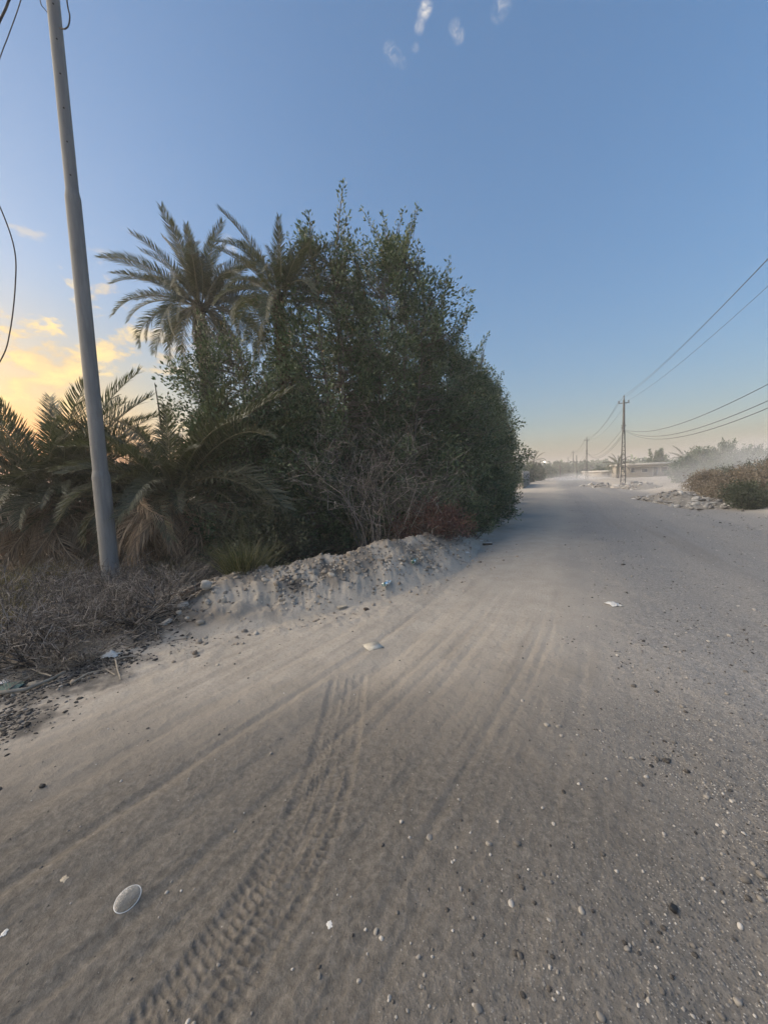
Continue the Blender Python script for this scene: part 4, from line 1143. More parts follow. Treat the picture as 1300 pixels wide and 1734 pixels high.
def litter():
    # clear plastic lid: shallow dish, open underneath, with a rolled rim
    p = hit(217, 1528)
    root = empty('domed_cover', (p.x, p.y, p.z - 0.002), 'clear domed plastic lid lying on the tyre marked dust', 'lid', rz=R(-28))
    rim, th = 0.052, 0.0008
    outer = [(0.052, 0.001), (0.0535, 0.003), (0.0525, 0.005), (0.0495, 0.006), (0.0475, 0.010), (0.043, 0.0135), (0.034, 0.0158), (0.018, 0.0168), (0.0002, 0.0170)]
    V, F = lathe(outer, 40)
    q = hit(238, 1507) - hit(198, 1548); root.rotation_euler.z = math.atan2(q.y, q.x)
    V[:, 0] *= q.length / 0.107; V[:, 1] *= 0.72
    tilt = (R(10), R(-6), 0)
    mb = MB(); mb.add(V, F)
    mb.build('dish', M_CLEAR, root, (0, 0, 0.008), tilt, smooth=True)
    mb = MB(); a = np.linspace(0, 2 * np.pi, 41)
    mb.tube(np.stack([0.0535 * np.cos(a) * q.length / 0.107, 0.0385 * np.sin(a), 0 * a + 0.003], -1), 0.0015, 6, False)
    mb.build('rim', M_RIM, root, (0, 0, 0.008), tilt, smooth=True)
    # ceramic tile
    p = hit(631, 1096)
    root = empty('ceramic_tile', (p.x, p.y, p.z - 0.001), 'square cream ceramic tile lying on the dusty road', 'tile', rz=math.atan2((hit(648, 1098) - hit(626, 1103)).y, (hit(648, 1098) - hit(626, 1103)).x))
    mb = MB(); mb.box((0, 0, 0.0045), (0.15, 0.15, 0.009)); mb.build('clay_body', M_TILE_BACK, root)
    mb = MB(); mb.box((0, 0, 0.0105), (0.148, 0.148, 0.003)); mb.build('glaze', M_TILE, root)
    # bottles on the bank
    for (u, v, m, rz, label) in ((702, 953, M_GREENGLASS, 70, 'green plastic bottle lying on the slope of the soil bank'),
                                 (656, 991, M_BLUEGLASS, 60, 'aqua plastic bottle lying at the foot of the soil bank')):
        p = hit(u, v)
        root = empty('plastic_bottle', (p.x, p.y, p.z + 0.02), label, 'bottle', rz=R(rz))
        V, F = lathe([(0.0002, -0.11), (0.030, -0.11), (0.034, -0.10), (0.034, 0.03), (0.030, 0.06), (0.014, 0.10), (0.0125, 0.115), (0.0002, 0.115)], 16)
        V = V[:, [2, 1, 0]] * np.array([1, 1, 0.9])
        mb = MB(); mb.add(V, F); mb.build('bottle_body', m, root, (0, 0, 0.012), smooth=True)
        V, F = lathe([(0.0002, 0.112), (0.0155, 0.112), (0.0155, 0.132), (0.0002, 0.132)], 12)
        mb = MB(); mb.add(V[:, [2, 1, 0]], F); mb.build('cap', M_WHITE, root, (0, 0, 0.012))
        V, F = lathe([(0.0348, -0.05), (0.0348, 0.01)], 16)
        mb = MB(); mb.add(V[:, [2, 1, 0]] * np.array([1, 1, 0.9]), F); mb.build('paper_sleeve', M_WHITE if m is M_BLUEGLASS else M_TEAL, root, (0, 0, 0.012), smooth=True)
    # crumpled things and scraps
    def crumple(name, u, v, size, mat, label, cat, seed, flat=0.45, n=14):
        g = np.random.default_rng(seed); p = hit(u, v)
        xs = np.linspace(-1, 1, n); X, Y = np.meshgrid(xs, xs)
        ang = np.arctan2(Y, X); lim = 0.80 + 0.12 * np.sin(3 * ang + seed) * np.cos(2 * ang) + 0.06 * np.sin(7 * ang)
        X2 = X * lim; Y2 = Y * lim
        Z = flat * (0.55 * (1 - np.hypot(X, Y) * 0.68) + 0.75 * np.abs(fbm(X * 1.6 + seed, Y * 1.6, seed, 3, 0.6)))
        V = np.stack([X2, Y2 * 0.75, np.maximum(Z, -0.02)], -1).reshape(-1, 3) * size
        i = np.arange(n - 1)[:, None] * n; j = np.arange(n - 1)[None]
        F = np.stack([i + j, i + j + 1, i + n + j + 1, i + n + j], -1).reshape(-1, 4)
        me = raw_mesh(name, V, F, mat)
        o = link(name, me, None, (p.x, p.y, p.z - size * 0.02), (0, 0, g.uniform(0, 6.28)))
        o.modifiers.new('thickness', 'SOLIDIFY').thickness = 0.002
        return tag(o, label, cat)
    crumple('plastic_bag', 188, 1112, 0.085, M_WHITE, 'crumpled white plastic bag caught at the brush edge', 'bag', 1, 0.7)
    crumple('paper_scrap', 1038, 1025, 0.10, M_WHITE, 'crumpled white scrap lying on the gravel lane', 'scrap', 2, 0.35)
    crumple('paper_scrap', 578, 1027, 0.075, M_CARD, 'torn piece of cardboard at the foot of the soil bank', 'scrap', 3, 0.25)
    crumple('paper_scrap', 110, 1495, 0.018, M_CARD, 'tiny tan scrap of paper on the dust near the lid', 'scrap', 4, 0.3)
    crumple('foam_scrap', 8, 1587, 0.014, M_WHITE, 'tiny white foam scrap on the dust', 'scrap', 5, 0.4)
    crumple('plastic_scrap', 558, 1567, 0.014, M_WHITE, 'tiny pale plastic flake beside the tread print', 'scrap', 8, 0.2)
    crumple('plastic_scrap', 20, 1163, 0.10, M_TEAL, 'faded green plastic scrap under the sticks', 'scrap', 6, 0.35)
    crumple('paper_scrap', 60, 1157, 0.055, M_CARD, 'grey paper scrap tucked between the sticks', 'scrap', 7, 0.4)
    crumple('plastic_scrap', 6, 1158, 0.05, M_WHITE, 'white plastic scrap at the end of the thick pale stick', 'scrap', 9, 0.4)
    crumple('paper_scrap', 868, 862, 0.22, M_WHITE, 'pale litter at the road edge under the far end of the row', 'scrap', 10, 0.3)
    crumple('paper_scrap', 850, 890, 0.16, M_CARD, 'tan litter on the road edge beside the leafy skirt', 'scrap', 11, 0.25)
    crumple('plastic_scrap', 790, 936, 0.07, M_WHITE, 'small white litter in front of the spilling green bush', 'scrap', 12, 0.4)
    crumple('plastic_scrap', 813, 916, 0.07, M_WHITE, 'small white litter beside the black plastic strip', 'scrap', 13, 0.4)
    # black plastic strip with a pale end
    p = hit(825, 923)
    root = empty('plastic_strip', (p.x, p.y, p.z), 'black plastic strip lying on the road beside the green bush', 'strip', rz=R(8))
    mb = MB(); mb.box((0, 0, 0.02), (0.20, 0.06, 0.04)); mb.build('strip_body', M_BLACK, root)
    mb = MB(); mb.box((0.02, 0.035, 0.045), (0.18, 0.05, 0.008)); mb.build('pale_flap', M_WHITE, root)
    # dark crate at the far road edge
    p = hit(864, 848)
    # broken blocks in the brush
    def block(u, v, size, rot, label, mat, seed, name='broken_block', dz=0.0):
        g = np.random.default_rng(seed); p = hit(u, v)
        V, F = ICO1
        V = np.sign(V) * np.abs(V) ** 0.45 * (1 + 0.10 * g.normal(size=V.shape))
        V = V / np.abs(V).max(0) * np.array(size) / 2
        me = raw_mesh(name, V, F, mat)
        o = link(name, me, None, (p.x, p.y, p.z + size[2] * 0.32 + dz), rot)
        return tag(o, label, 'block')
    block(350, 1004, (0.13, 0.11, 0.10), (0.2, 0.3, 0.5), 'pale broken block at the upper end of the brown plank', M_BLOCK, 21, dz=0.05)
    block(310, 1030, (0.14, 0.10, 0.08), (0.1, -0.2, 0.9), 'pale broken block at the lower end of the brown plank', M_BLOCK, 22)
    block(282, 1057, (0.13, 0.06, 0.05), (0.1, -0.5, 0.7), 'whitish brick piece standing tilted at the brush edge', M_BLOCK, 23)
    block(352, 1022, (0.07, 0.05, 0.05), (0.3, 0.2, 0.1), 'small pale lump right of the brown plank', M_BLOCK, 24)
    block(380, 1022, (0.05, 0.05, 0.10), (0.3, 0.2, 0.1), 'narrow upright pale shard right of the brown plank', M_BLOCK, 25)
    block(72, 1337, (0.028, 0.022, 0.018), (0.3, 0.2, 0.1), 'small black lump on the dust above the tyre marks', M_BLACK, 26, 'dark_lump')
    block(1140, 1545, (0.032, 0.022, 0.016), (0.3, 0.2, 0.8), 'black lump, largest dark stone on the gravel lane', M_BLACK, 27, 'dark_lump')
    block(620, 1033, (0.07, 0.05, 0.03), (0.3, 0.2, 0.8), 'dark clump beside the torn cardboard', M_BROWNPLANK, 28, 'dark_lump')
    a, b = hit(308, 1024), hit(345, 1003)
    c = (a + b) / 2
    mb = MB(); L = (b - a).length
    mb.box((0, 0, 0), (L * 1.02, 0.10, 0.05)); mb.box((0, 0.045, 0.03), (L * 0.98, 0.018, 0.05))
    o = mb.build('broken_plank', M_BROWNPLANK, None, (c.x, c.y, c.z + 0.065), (R(-18), -math.asin(np.clip((b.z - a.z) / L, -1, 1)), math.atan2(b.y - a.y, b.x - a.x)))
    tag(o, 'dark brown broken plank propped between two pale blocks', 'plank')
litter()
# charred chips and leaf litter
def litter_stuff():
    g = np.random.default_rng(77)
    M_CHAR = stonemat('charred_chip', [(0.0, (0.008, 0.008, 0.009)), (0.6, (0.03, 0.03, 0.031)), (0.85, (0.10, 0.095, 0.09)), (1.0, (0.30, 0.28, 0.26))], False)
    xs, ys = [], []
    for (u, v, rad, n) in ((150, 1140, 0.40, 700), (60, 1165, 0.35, 420), (235, 1080, 0.32, 420), (255, 1045, 0.28, 260), (8, 1228, 0.24, 520), (500, 985, 0.2, 160), (180, 1125, 0.3, 300), (290, 1035, .25, 160)):
        c = hit(u, v)
        xs.append(c.x + g.normal(0, rad * 0.55, n)); ys.append(c.y + g.normal(0, rad * 0.55, n))
    x, y = np.concatenate(xs), np.concatenate(ys)
    k = (left_edge(y) - x > -0.22 - 0.25 * g.random(len(x))) | (y < 2.75)
    x, y = x[k], y[k]
    o = scatter_stuff('charred_litter', x, y, np.clip(g.lognormal(math.log(0.009), 0.5, len(x)), 0.004, 0.03), M_CHAR, None, 78, (0.2, 0.5))
    tag(o, 'black charred chips and ash strewn along the brush edge', 'litter', kind='stuff')
    # dry leaf and twig litter under the brush
    n = 2600
    x = g.uniform(-6.5, -2.0, n); y = g.uniform(2.8, 7.5, n)
    k = left_edge(y) - x > 0.05
    x, y = x[k], y[k]
    z = height(x, y)
    a = g.uniform(0, 6.28, len(x)); L = g.uniform(0.03, 0.16, len(x))
    A = np.stack([x, y, z + 0.01], -1); B = A + np.stack([np.cos(a) * L, np.sin(a) * L, g.uniform(0, 0.05, len(x))], -1)
    mb = MB(); mb.segs(A, B, 0.005, 0.003, 3)
    tag(link('twig_litter', mb.mesh('twig_litter', M_TWIG, False, dict(rnd=np.repeat(g.random(len(x)), 6)))), 'dry twig litter covering the soil below the brush', 'litter', kind='stuff')
litter_stuff()

# ------------------------------------------------------------------ power line along the right side of the road
M_POLE = simple('pole_paint', (0.115, 0.118, 0.115), 0.75, 0.25, 3.0, bumps=0.1)
M_INSUL = simple('insulator', (0.09, 0.06, 0.05), 0.35, 0.2, 10, bumps=0)
M_WIRE = simple('aluminium_wire', (0.10, 0.105, 0.11), 0.6, 0.2, 5, bumps=0)
POLE_T, POLE_H = 5.75, 8.15
PDIR = Vector((SY, CY, 0)); PNRM = Vector((CY, -SY, 0))
def lattice_parts(root, full=True):
    """ladder-like lattice below, solid mast above, crossarm with pin insulators"""
    zl = 5.0
    for sg in (-1, 1):
        mb = MB()
        mb.tube([(sg * 0.205, 0, -0.2), (sg * 0.085, 0, zl + 0.1)], [0.048, 0.042], 4); mb.build('side_rail', M_POLE, root)
    for k in range(13):
        z = 0.25 + k * 0.38
        w = np.interp(z, [-0.2, zl + 0.1], [0.205, 0.085])
        mb = MB(); mb.box((0, 0, z), (2 * w, 0.05, 0.055)); mb.build('rung', M_POLE, root)
    if full:
        for k in range(12):
            z0, z1 = 0.25 + k * 0.38, 0.25 + (k + 1) * 0.38
            w0 = np.interp(z0, [-0.2, zl + 0.1], [0.205, 0.085]); w1 = np.interp(z1, [-0.2, zl + 0.1], [0.205, 0.085])
            sg = 1 if k % 2 else -1
            mb = MB(); mb.tube([(sg * w0, 0.01, z0), (-sg * w1, 0.01, z1)], 0.014, 4); mb.build('brace', M_POLE, root)
    mb = MB(); mb.tube([(0, 0, zl - 0.1), (0, 0, POLE_H - 0.35)], [0.125, 0.085], 8); mb.build('mast', M_POLE, root)
    mb = MB(); mb.tube([(0, 0, POLE_H - 0.36), (0, 0, POLE_H - 0.08)], [0.05, 0.04], 8); mb.build('top_spike', M_POLE, root)
    mb = MB(); mb.box((0, 0.10, POLE_H - 0.60), (0.86, 0.07, 0.07)); arm = mb.build('crossarm', M_POLE, root)
    for x, z in ((-0.38, POLE_H - 0.56), (0.38, POLE_H - 0.56), (0.0, POLE_H - 0.12)):
        mb = MB(); V, F = lathe([(0.0002, 0), (0.022, 0), (0.022, 0.06), (0.055, 0.07), (0.060, 0.10), (0.035, 0.12), (0.052, 0.14), (0.03, 0.18), (0.0002, 0.19)], 10)
        mb.add(V + np.array([x, 0.10 if x else 0, z]), F); mb.build('insulator', M_INSUL, root)
    mb = MB(); mb.box((0, 0, 5.55), (0.42, 0.07, 0.06)); mb.build('lower_bracket', M_POLE, root)
    mb = MB(); mb.box((-0.12, 0, 5.35), (0.1, 0.12, 0.16)); mb.build('junction_box', M_POLE, root)
GP = 'power poles along the right road edge'
first = empty('utility_pole', (0, 0, 0), 'tall dark lattice power pole beside the low rubble heap', 'power pole', GP, rz=-YAW)
lattice_parts(first)
def copy_thing(o, label, loc):
    c = o.copy(); COL.objects.link(c); c.location = loc; c['label'] = label
    for ch in list(o.children):
        k = ch.copy(); COL.objects.link(k); k.parent = c
    return c
POLE_S = [41.0, 84.0, 130.0, 178.0]
pts = []
for k, s_ in enumerate([1.5] + POLE_S):
    x, y = rp(s_, POLE_T - (0.5 if k > 2 else 0))
    pts.append(Vector((x, y, H1(x, y))))
first.location = pts[1]
copy_thing(first, 'dark lattice power pole, next after the one by the rubble heap', pts[2])
copy_thing(first, 'distant lattice power pole, second after the one by the rubble heap', pts[3])
copy_thing(first, 'faint lattice power pole farthest along the road', pts[4])
copy_thing(first, 'lattice power pole abreast of the gravel lane that carries the near span', pts[0])
def wire(a, b, sag, r, label, group):
    u = np.linspace(0, 1, 33)
    A, B = np.array(a), np.array(b)
    P = A + (B - A) * u[:, None]
    P[:, 2] -= 4 * sag * u * (1 - u)
    mb = MB(); mb.tube(P - A, r, 4, False)
    tag(mb.build('overhead_wire', M_WIRE, None, A, smooth=True), label, 'wire', group)
for k in range(4):
    near, far = pts[k], pts[k + 1]
    where = ('near span of bare power wire rising from the first lattice pole out of view', 'bare power wire sagging between the first and second lattice poles',
             'bare power wire between the second and third lattice poles', 'faint bare power wire beyond the third lattice pole')[k]
    r = (0.009, 0.012, 0.016, 0.02)[k]
    for ox, oz in ((-0.38, -0.38), (0.38, -0.38), (0.0, 0.06)):
        o = PNRM * ox + Vector((0, 0, POLE_H + oz))
        wire(near + o, far + o, (0.75, 1.0, 1.1, 1.1)[k], r, where, 'power wires, span %s' % 'abcd'[k])
    where = ('heavy low cable sagging right from the first lattice pole', 'low slack cable between the first and second lattice poles', 'low slack cable between the second and third lattice poles', '')[k]
    if k < 3:
        for j, (ox, oz, sg) in enumerate(((0.12, 5.10, 1.85), (0.18, 5.0, 1.95), (-0.1, 5.25, 1.6))):
            o = PNRM * ox + Vector((0, 0, oz))
            wire(near + o, far + o, sg if k == 0 else sg * 0.8, r * 1.3, where, 'low cables, span %s' % 'abc'[k])
# second, plain post behind the pole row and a far pole beyond the right trees
def plain_pole(name, px, y, top, label, arms):
    p = at_y(px, 800, y); z = H1(p.x, y)
    h = at_y(px, top, y).z - z
    root = empty(name, (p.x, y, z), label, 'power pole', None, rz=-YAW)
    mb = MB(); mb.tube([(0, 0, -0.2), (0, 0, h)], [0.13, 0.09], 8); mb.build('mast', M_POLE, root)
    for k in range(arms):
        mb = MB(); mb.box((0, 0, h - 0.3 - 0.7 * k), (1.6, 0.12, 0.12)); mb.build('crossarm', M_POLE, root)
    return root
plain_pole('plain_pole', 976, 96, 771, 'plain short pole between the second and third lattice poles', 0)
plain_pole('plain_pole', 1275, 92, 753, 'far pole with two crossarms above the hazy trees', 2)

# ------------------------------------------------------------------ right side: rubble, dry bushes, trees, house
M_EARTH = simple('grey_earth', (0.24, 0.225, 0.20), 0.95, 0.4, 5.0, bumps=0.8)
def rubble(u0, v0, u1, v1, width, hgt, n, seed, label, smin, smax):
    g = np.random.default_rng(seed)
    a, b = hit(u0, v0), hit(u1, v1)
    d = (b - a); L = math.hypot(d.x, d.y); dx, dy = d.x / L, d.y / L
    c = (a + b) / 2
    root = empty('rubble_heap', (c.x, c.y, H1(c.x, c.y)), label, 'rubble')
    # earth core
    m, k = 26, 12
    S, W = np.meshgrid(np.linspace(-0.55, 0.55, m), np.linspace(-1, 1, k), indexing='ij')
    X = c.x + dx * S * L + dy * W * width; Y = c.y + dy * S * L - dx * W * width
    env = lambda S, W, X, Y: np.clip(1 - np.abs(W) ** 1.6, 0, 1) * np.clip(1 - np.abs(S / 0.55) ** 3, 0, 1) * (0.7 + 0.35 * fbm(X * 0.9, Y * 0.9, seed, 3))
    Z = height(X, Y) - 0.05 + hgt * env(S, W, X, Y)
    V = np.stack([X, Y, Z], -1).reshape(-1, 3) - np.array(root.location)
    i = np.arange(m - 1)[:, None] * k; j = np.arange(k - 1)[None]
    F = np.stack([i + j, i + k + j, i + k + j + 1, i + j + 1], -1).reshape(-1, 4)
    link('earth_core', raw_mesh('earth_core', V, F, M_EARTH, None, True), root)
    for q in range(n):
        s, w = g.uniform(-0.52, 0.52), g.uniform(-0.95, 0.95)
        x = c.x + dx * s * L + dy * w * width; y = c.y + dy * s * L - dx * w * width
        z = H1(x, y) - 0.05 + hgt * float(env(np.array([s]), np.array([w]), np.array([x]), np.array([y]))[0])
        sz = float(np.clip(g.lognormal(math.log(smin * 1.7), 0.5), smin, smax))
        link('rubble_chunk', RV[int(g.integers(8))], root, (x - root.location.x, y - root.location.y, z - root.location.z + sz * 0.15),
             (g.uniform(-.6, .6), g.uniform(-.6, .6), g.uniform(0, 6.28)), (sz * g.uniform(1.0, 1.7), sz, sz * g.uniform(0.45, 0.9)))
rubble(1095, 843, 1222, 862, 1.05, 0.55, 290, 601, 'long heap of broken grey rubble on the right verge', 0.05, 0.15)
rubble(1058, 824, 1100, 828, 1.2, 0.55, 60, 602, 'smaller rubble heap behind the first lattice pole', 0.10, 0.38)
rubble(1002, 822, 1040, 826, 1.5, 0.35, 45, 603, 'low scatter of rubble before the first lattice pole', 0.10, 0.35)

def far_tree(px, y, top, width_px, seed, label, mat=None, nclu=120, per=26, name='distant_tree', group=None, low=0.05, cat='tree', leaf=None):
    p = at_y(px, 800, y); z = H1(p.x, y)
    Ht = at_y(px, top, y).z - z
    r = width_px / 2 / FPX * y
    prof = [(0.0, 0.55 * r), (0.2, 0.9 * r), (0.5, r), (0.75, 0.85 * r), (0.92, 0.5 * r), (1.0, 0.2 * r)]
    sz = 0.0032 * y
    return make_tree(name, label, cat, (p.x, y, z), Ht, prof, seed, nclu=nclu, per=per, leaf=leaf or max(0.1, sz * 1.5), stems=4, shoots=8, shoot_len=(0.12 * Ht, 0.3 * Ht),
                     leafm=mat or M_LEAF, group=group, clu_r=max(0.2, r * 0.16), low=low)
# dry bushes on the right verge
for k, (px, y, top, w, label, mat) in enumerate([
        (1265, 13.2, 826, 60, 'dark low bush at the right road edge', M_LEAF_DUSTY),
        (1250, 15.5, 802, 90, 'pinkish brown dry bush behind the long rubble heap', M_LEAF_TAN),
        (1300, 14.5, 788, 90, 'tall tan dry bush beside the pinkish brown bush', M_LEAF_TAN),
        (1200, 19.0, 802, 60, 'tan dry bush at the far side of the long rubble heap', M_LEAF_TAN),
        (1240, 21.0, 794, 90, 'dusty green brown bush behind the dry bushes', M_LEAF_DUSTY),
        (1290, 20.0, 784, 90, 'dusty green bush rising over the tall tan bush', M_LEAF_DUSTY),
        (1345, 17.0, 784, 100, 'dusty green bush at the edge past the tall tan bush', M_LEAF_DUSTY)]):
    far_tree(px, y, top, w, 610 + k, label, mat, nclu=170, per=34, name='dry_bush', cat='bush', low=0.0, leaf=0.08)
far = [(1160, 34, 778, 40, 'round hazy tree at the left end of the right hand grove', None), (1185, 38, 764, 46, 'hazy tree with lifted crown beside the thin palms', None),
       (1230, 36, 756, 66, 'tallest hazy tree of the right hand grove', None), (1268, 38, 763, 50, 'hazy tree under the far pole with two crossarms', None),
       (1305, 34, 764, 60, 'hazy tree at the right end of the grove', None), (1205, 30, 790, 50, 'low hazy tree in front of the tallest grove tree', None),
       (1255, 30, 782, 60, 'low hazy tree in front of the grove, behind the dry bushes', None), (1345, 30, 760, 70, 'hazy tree past the right end of the grove', None)]
for k, (px, y, top, w, label, mat) in enumerate(far):
    far_tree(px, y, top, w, 630 + k, label, mat or M_LEAF, nclu=190, per=30, low=0.0)
more = [(1112, 78, 769, 40, 'dark flat topped tree rising behind the white roofed house'), (1015, 95, 793, 18, 'small far tree left of the first lattice pole'),
        (1035, 98, 790, 18, 'rounded far tree just left of the first lattice pole'), (943, 150, 786, 16, 'far tree under the bend of the road, left of the third pole'),
        (909, 84, 790, 18, 'far shrubby tree under the distant palm'), (925, 125, 790, 20, 'far tree below the lit street lamp'), (898, 72, 789, 20, 'far dark tree at the foot of the distant palm'),
        (958, 160, 788, 16, 'far tree before the third lattice pole'), (985, 165, 790, 16, 'far tree between the second and third poles'), (882, 70, 788, 20, 'far dark tree above the grey concrete wall'),
        (930, 118, 794, 16, 'low far shrub at the left bend of the road'), (914, 86, 797, 14, 'low far shrub beyond the grey concrete wall')]
for k, (px, y, top, w, label) in enumerate(more):
    far_tree(px, y, top, w, 650 + k, label, None, nclu=100, per=26)
def far_palm(px, y, top, label, seed, n=24):
    p = at_y(px, 800, y); z = H1(p.x, y); h = at_y(px, top, y).z - z
    palm('distant_palm', label, (p.x, y, z), h - 1.4, 0.85, seed, n, 0, trunk_r=0.22, el_range=(85, -40))
far_palm(903, 82, 770, 'distant palm with round crown above the grey concrete wall', 671)
far_palm(1046, 70, 772, 'hazy palm behind the first lattice pole', 672)
far_palm(948, 140, 781, 'distant palm over the far trees left of the poles', 673, 18)
far_palm(1163, 44, 762, 'thin hazy palm at the left end of the right hand grove', 674, 16)

# grey concrete wall at the end of the tree row
def precast_wall():
    a, b = Vector(rp(44.0, -3.1)).to_3d(), Vector(rp(62.0, -3.5)).to_3d()
    root = empty('concrete_wall', (a.x, a.y, H1(a.x, a.y)), 'grey concrete panel wall beyond the end of the tree row', 'wall', rz=math.atan2(b.y - a.y, b.x - a.x))
    L = (b - a).length; n = 9; w = L / n
    for k in range(n):
        mb = MB(); mb.box((w * (k + 0.5), 0, 0.85), (w - 0.16, 0.08, 1.9)); mb.build('wall_panel', M_CONC, root)
    for k in range(n + 1):
        mb = MB(); mb.box((w * k, 0, 0.9), (0.17, 0.18, 2.1)); mb.build('wall_post', M_CONC, root)
precast_wall()

# white roofed house and smaller buildings on the right
M_HOUSE = simple('house_render', (0.30, 0.275, 0.235), 0.9, 0.12, 1.2, bumps=0.2)
M_ROOF = simple('white_roof', (0.50, 0.49, 0.465), 0.8, 0.12, 1.0, bumps=0.2)
M_PANE = simple('dark_pane', (0.045, 0.05, 0.055), 0.25, 0.2, 2.0, bumps=0)
M_BRICK = simple('brown_column', (0.21, 0.15, 0.125), 0.9, 0.2, 3.0, bumps=0.2)
def house(u0, u1, y, z_top, label, windows, roof=True, column=None, depth=6.0):
    a, b = at_y(u0, 800, y), at_y(u1, 800, y)
    w = b.x - a.x; c = (a.x + b.x) / 2
    z = H1(c, y); h = at_y((u0 + u1) / 2, z_top, y).z - z
    root = empty('house', (c, y, z - 0.05), label, 'house', None, rz=-0.10)
    mb = MB(); mb.box((0, depth / 2, h / 2 - 0.15), (w, depth, h - 0.3)); mb.build('wall', M_HOUSE, root)
    if roof:
        mb = MB(); mb.box((0.3, depth / 2 - 0.5, h - 0.15), (w + 1.2, depth + 1.6, 0.36)); rf = mb.build('roof', M_ROOF, root)
        mb = MB(); mb.box((-0.2, -0.35, h - 0.55), (w + 0.2, 0.68, 0.44)); mb.build('awning', M_HOUSE, root)
    for (fx, fz, ww, wh) in windows:
        mb = MB(); mb.box((w * fx, -0.03, h * fz), (ww, 0.10, wh)); win = mb.build('window', M_ROOF, root)
        mb = MB(); mb.box((w * fx, -0.07, h * fz), (ww - 0.16, 0.06, wh - 0.16)); mb.build('pane', M_PANE, win)
    if column is not None:
        mb = MB(); mb.box((w * column, -0.75, (h - 0.3) / 2), (0.35, 0.35, h - 0.3)); mb.build('column', M_BRICK, root)
    return root
house(1064, 1150, 72.0, 783, 'low house with a white flat roof behind the first lattice pole', [(-0.40, 0.5, 0.8, 0.8), (-0.18, 0.48, 1.1, 0.8), (0.02, 0.36, 0.9, 1.7), (0.18, 0.5, 1.2, 1.0), (0.42, 0.5, 0.9, 0.9)], True, 0.30)
house(1018, 1042, 88.0, 796, 'small pale building left of the first lattice pole', [(0.0, 0.5, 0.9, 0.8)], True)
house(1000, 1014, 120.0, 797, 'tiny far pale building beside the second lattice pole', [(0.1, 0.5, 0.9, 0.8)], True)
house(1195, 1215, 62.0, 781, 'pale building glimpsed between the hazy trees of the grove', [(0.0, 0.5, 1.0, 0.9)], True)

# lit street lamp far down the road
def street_lamp():
    y = 128.0; p = at_y(920, 800, y); z = H1(p.x, y); h = at_y(920, 783, y).z - z
    root = empty('street_lamp', (p.x, y, z), 'distant lit street lamp beside the palm down the road', 'street lamp')
    mb = MB(); mb.tube([(0, 0, -0.1), (0, 0, h), (0.3, 0, h + 0.25)], [0.10, 0.08, 0.06], 6); mb.build('post', M_POLE, root)
    m, t, pr, out = mat_new('lamp_glow'); pr.inputs['Emission Color'].default_value = (1, 0.9, 0.7, 1); pr.inputs['Emission Strength'].default_value = 4.0
    mb = MB(); V, F = ICO1; mb.add(V * np.array([0.34, 0.34, 0.22]) + np.array([0.35, 0, h + 0.12]), F); mb.build('lamp_globe', m, root, smooth=True)
street_lamp()

# far woods that read as one mass along the horizon
def far_wood(name, label, pts_, hgt, seed, n, sz):
    g = np.random.default_rng(seed)
    P = np.array(pts_, float)
    seg = g.integers(0, len(P) - 1, n); f = g.random(n)
    c = P[seg] + (P[seg + 1] - P[seg]) * f[:, None]
    c = c + g.normal(0, 2.5, c.shape)
    hh = hgt * (0.55 + 0.55 * np.clip(fbm(c[:, 0] * 0.08, c[:, 1] * 0.08, seed, 3) + 0.4, 0, 1.2))
    z = g.random(n) ** 0.8 * hh
    pos = np.stack([c[:, 0], c[:, 1], z], -1)
    V, F, at = leaves(pos, g.normal(size=(n, 3)), sz * g.uniform(0.6, 1.3, n), sz * 0.6 * g.uniform(0.6, 1.2, n), g, g.random(n) * 0.9)
    tag(link(name, raw_mesh(name, V, F, M_LEAF, dict(rnd=at))), label, 'wood', kind='stuff')
far_wood('far_wood', 'far dark line of scrub along the horizon behind the low wall', [(-160, 60), (-130, 110), (-95, 130), (-60, 150), (-20, 170)], 4.0, 701, 9000, 1.5)
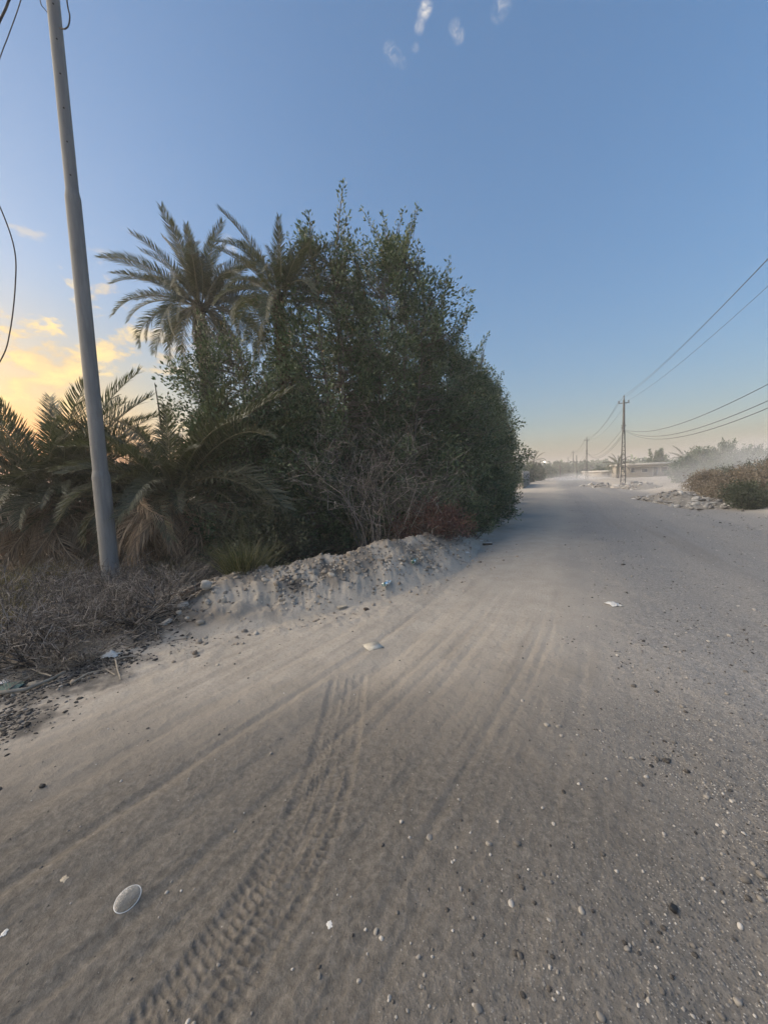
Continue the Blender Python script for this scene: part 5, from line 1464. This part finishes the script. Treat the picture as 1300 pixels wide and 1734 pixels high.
far_wood('far_wood', 'far hazy wood filling the horizon behind the houses', [(70, 190), (110, 150), (140, 120), (170, 90), (200, 60)], 6.5, 702, 9000, 1.7)
far_wood('far_wood', 'far hazy trees closing the end of the road', [(40, 175), (70, 190), (100, 200), (125, 195)], 6.0, 703, 7000, 1.6)

# ------------------------------------------------------------------ dusty air
def air():
    m, t, p, out = mat_new('haze')
    t.n.remove(p)
    v = t.add('ShaderNodeVolumePrincipled')
    v.inputs['Color'].default_value = (0.97, 0.94, 0.90, 1)
    v.inputs['Density'].default_value = HAZE
    v.inputs['Anisotropy'].default_value = 0.2
    t.l.new(v.outputs[0], out.inputs['Volume'])
    mb = MB(); mb.box((0, 0, 7.0), (1440, 1440, 16.8))
    o = mb.build('haze', m, None)
    tag(o, 'thin dusty air hanging over the whole place', 'haze', kind='stuff')
    # low dust drifting over the right verge and the far road
    def cloud(c, size, rz, dens, seed, label):
        m, t, p, out = mat_new('dust')
        t.n.remove(p)
        v = t.add('ShaderNodeVolumePrincipled')
        v.inputs['Color'].default_value = (0.90, 0.91, 0.93, 1)
        tc = t.add('ShaderNodeTexCoord')
        n = t.noise(tc.outputs['Object'], 1.6, 3, 0.55)
        ln = t.vmath('LENGTH', tc.outputs['Object'], out=1)
        fall = t.math('SUBTRACT', 1.0, t.smooth(ln, 0.25, 1.0))
        t.l.new(t.math('MULTIPLY', t.math('MULTIPLY', t.smooth(n, 0.28, 0.72), fall), dens), v.inputs['Density'])
        t.l.new(v.outputs[0], out.inputs['Volume'])
        V, F = ico(2)
        o = link('dust_cloud', raw_mesh('dust_cloud', V, F, m, None, True), None, c, (0, 0, rz), size)
        tag(o, label, 'dust', kind='stuff')
    x, y = rp(30, 12.5); cloud((x, y, 1.0), (10, 7, 3.2), -YAW, 0.20, 1, 'low bluish dust drifting in front of the right hand grove')
    x, y = rp(88, 4.5); cloud((x, y, 0.4), (9, 36, 1.5), -YAW, 0.034, 2, 'pale dust raised over the far end of the road')
HAZE = 0.0026
air()
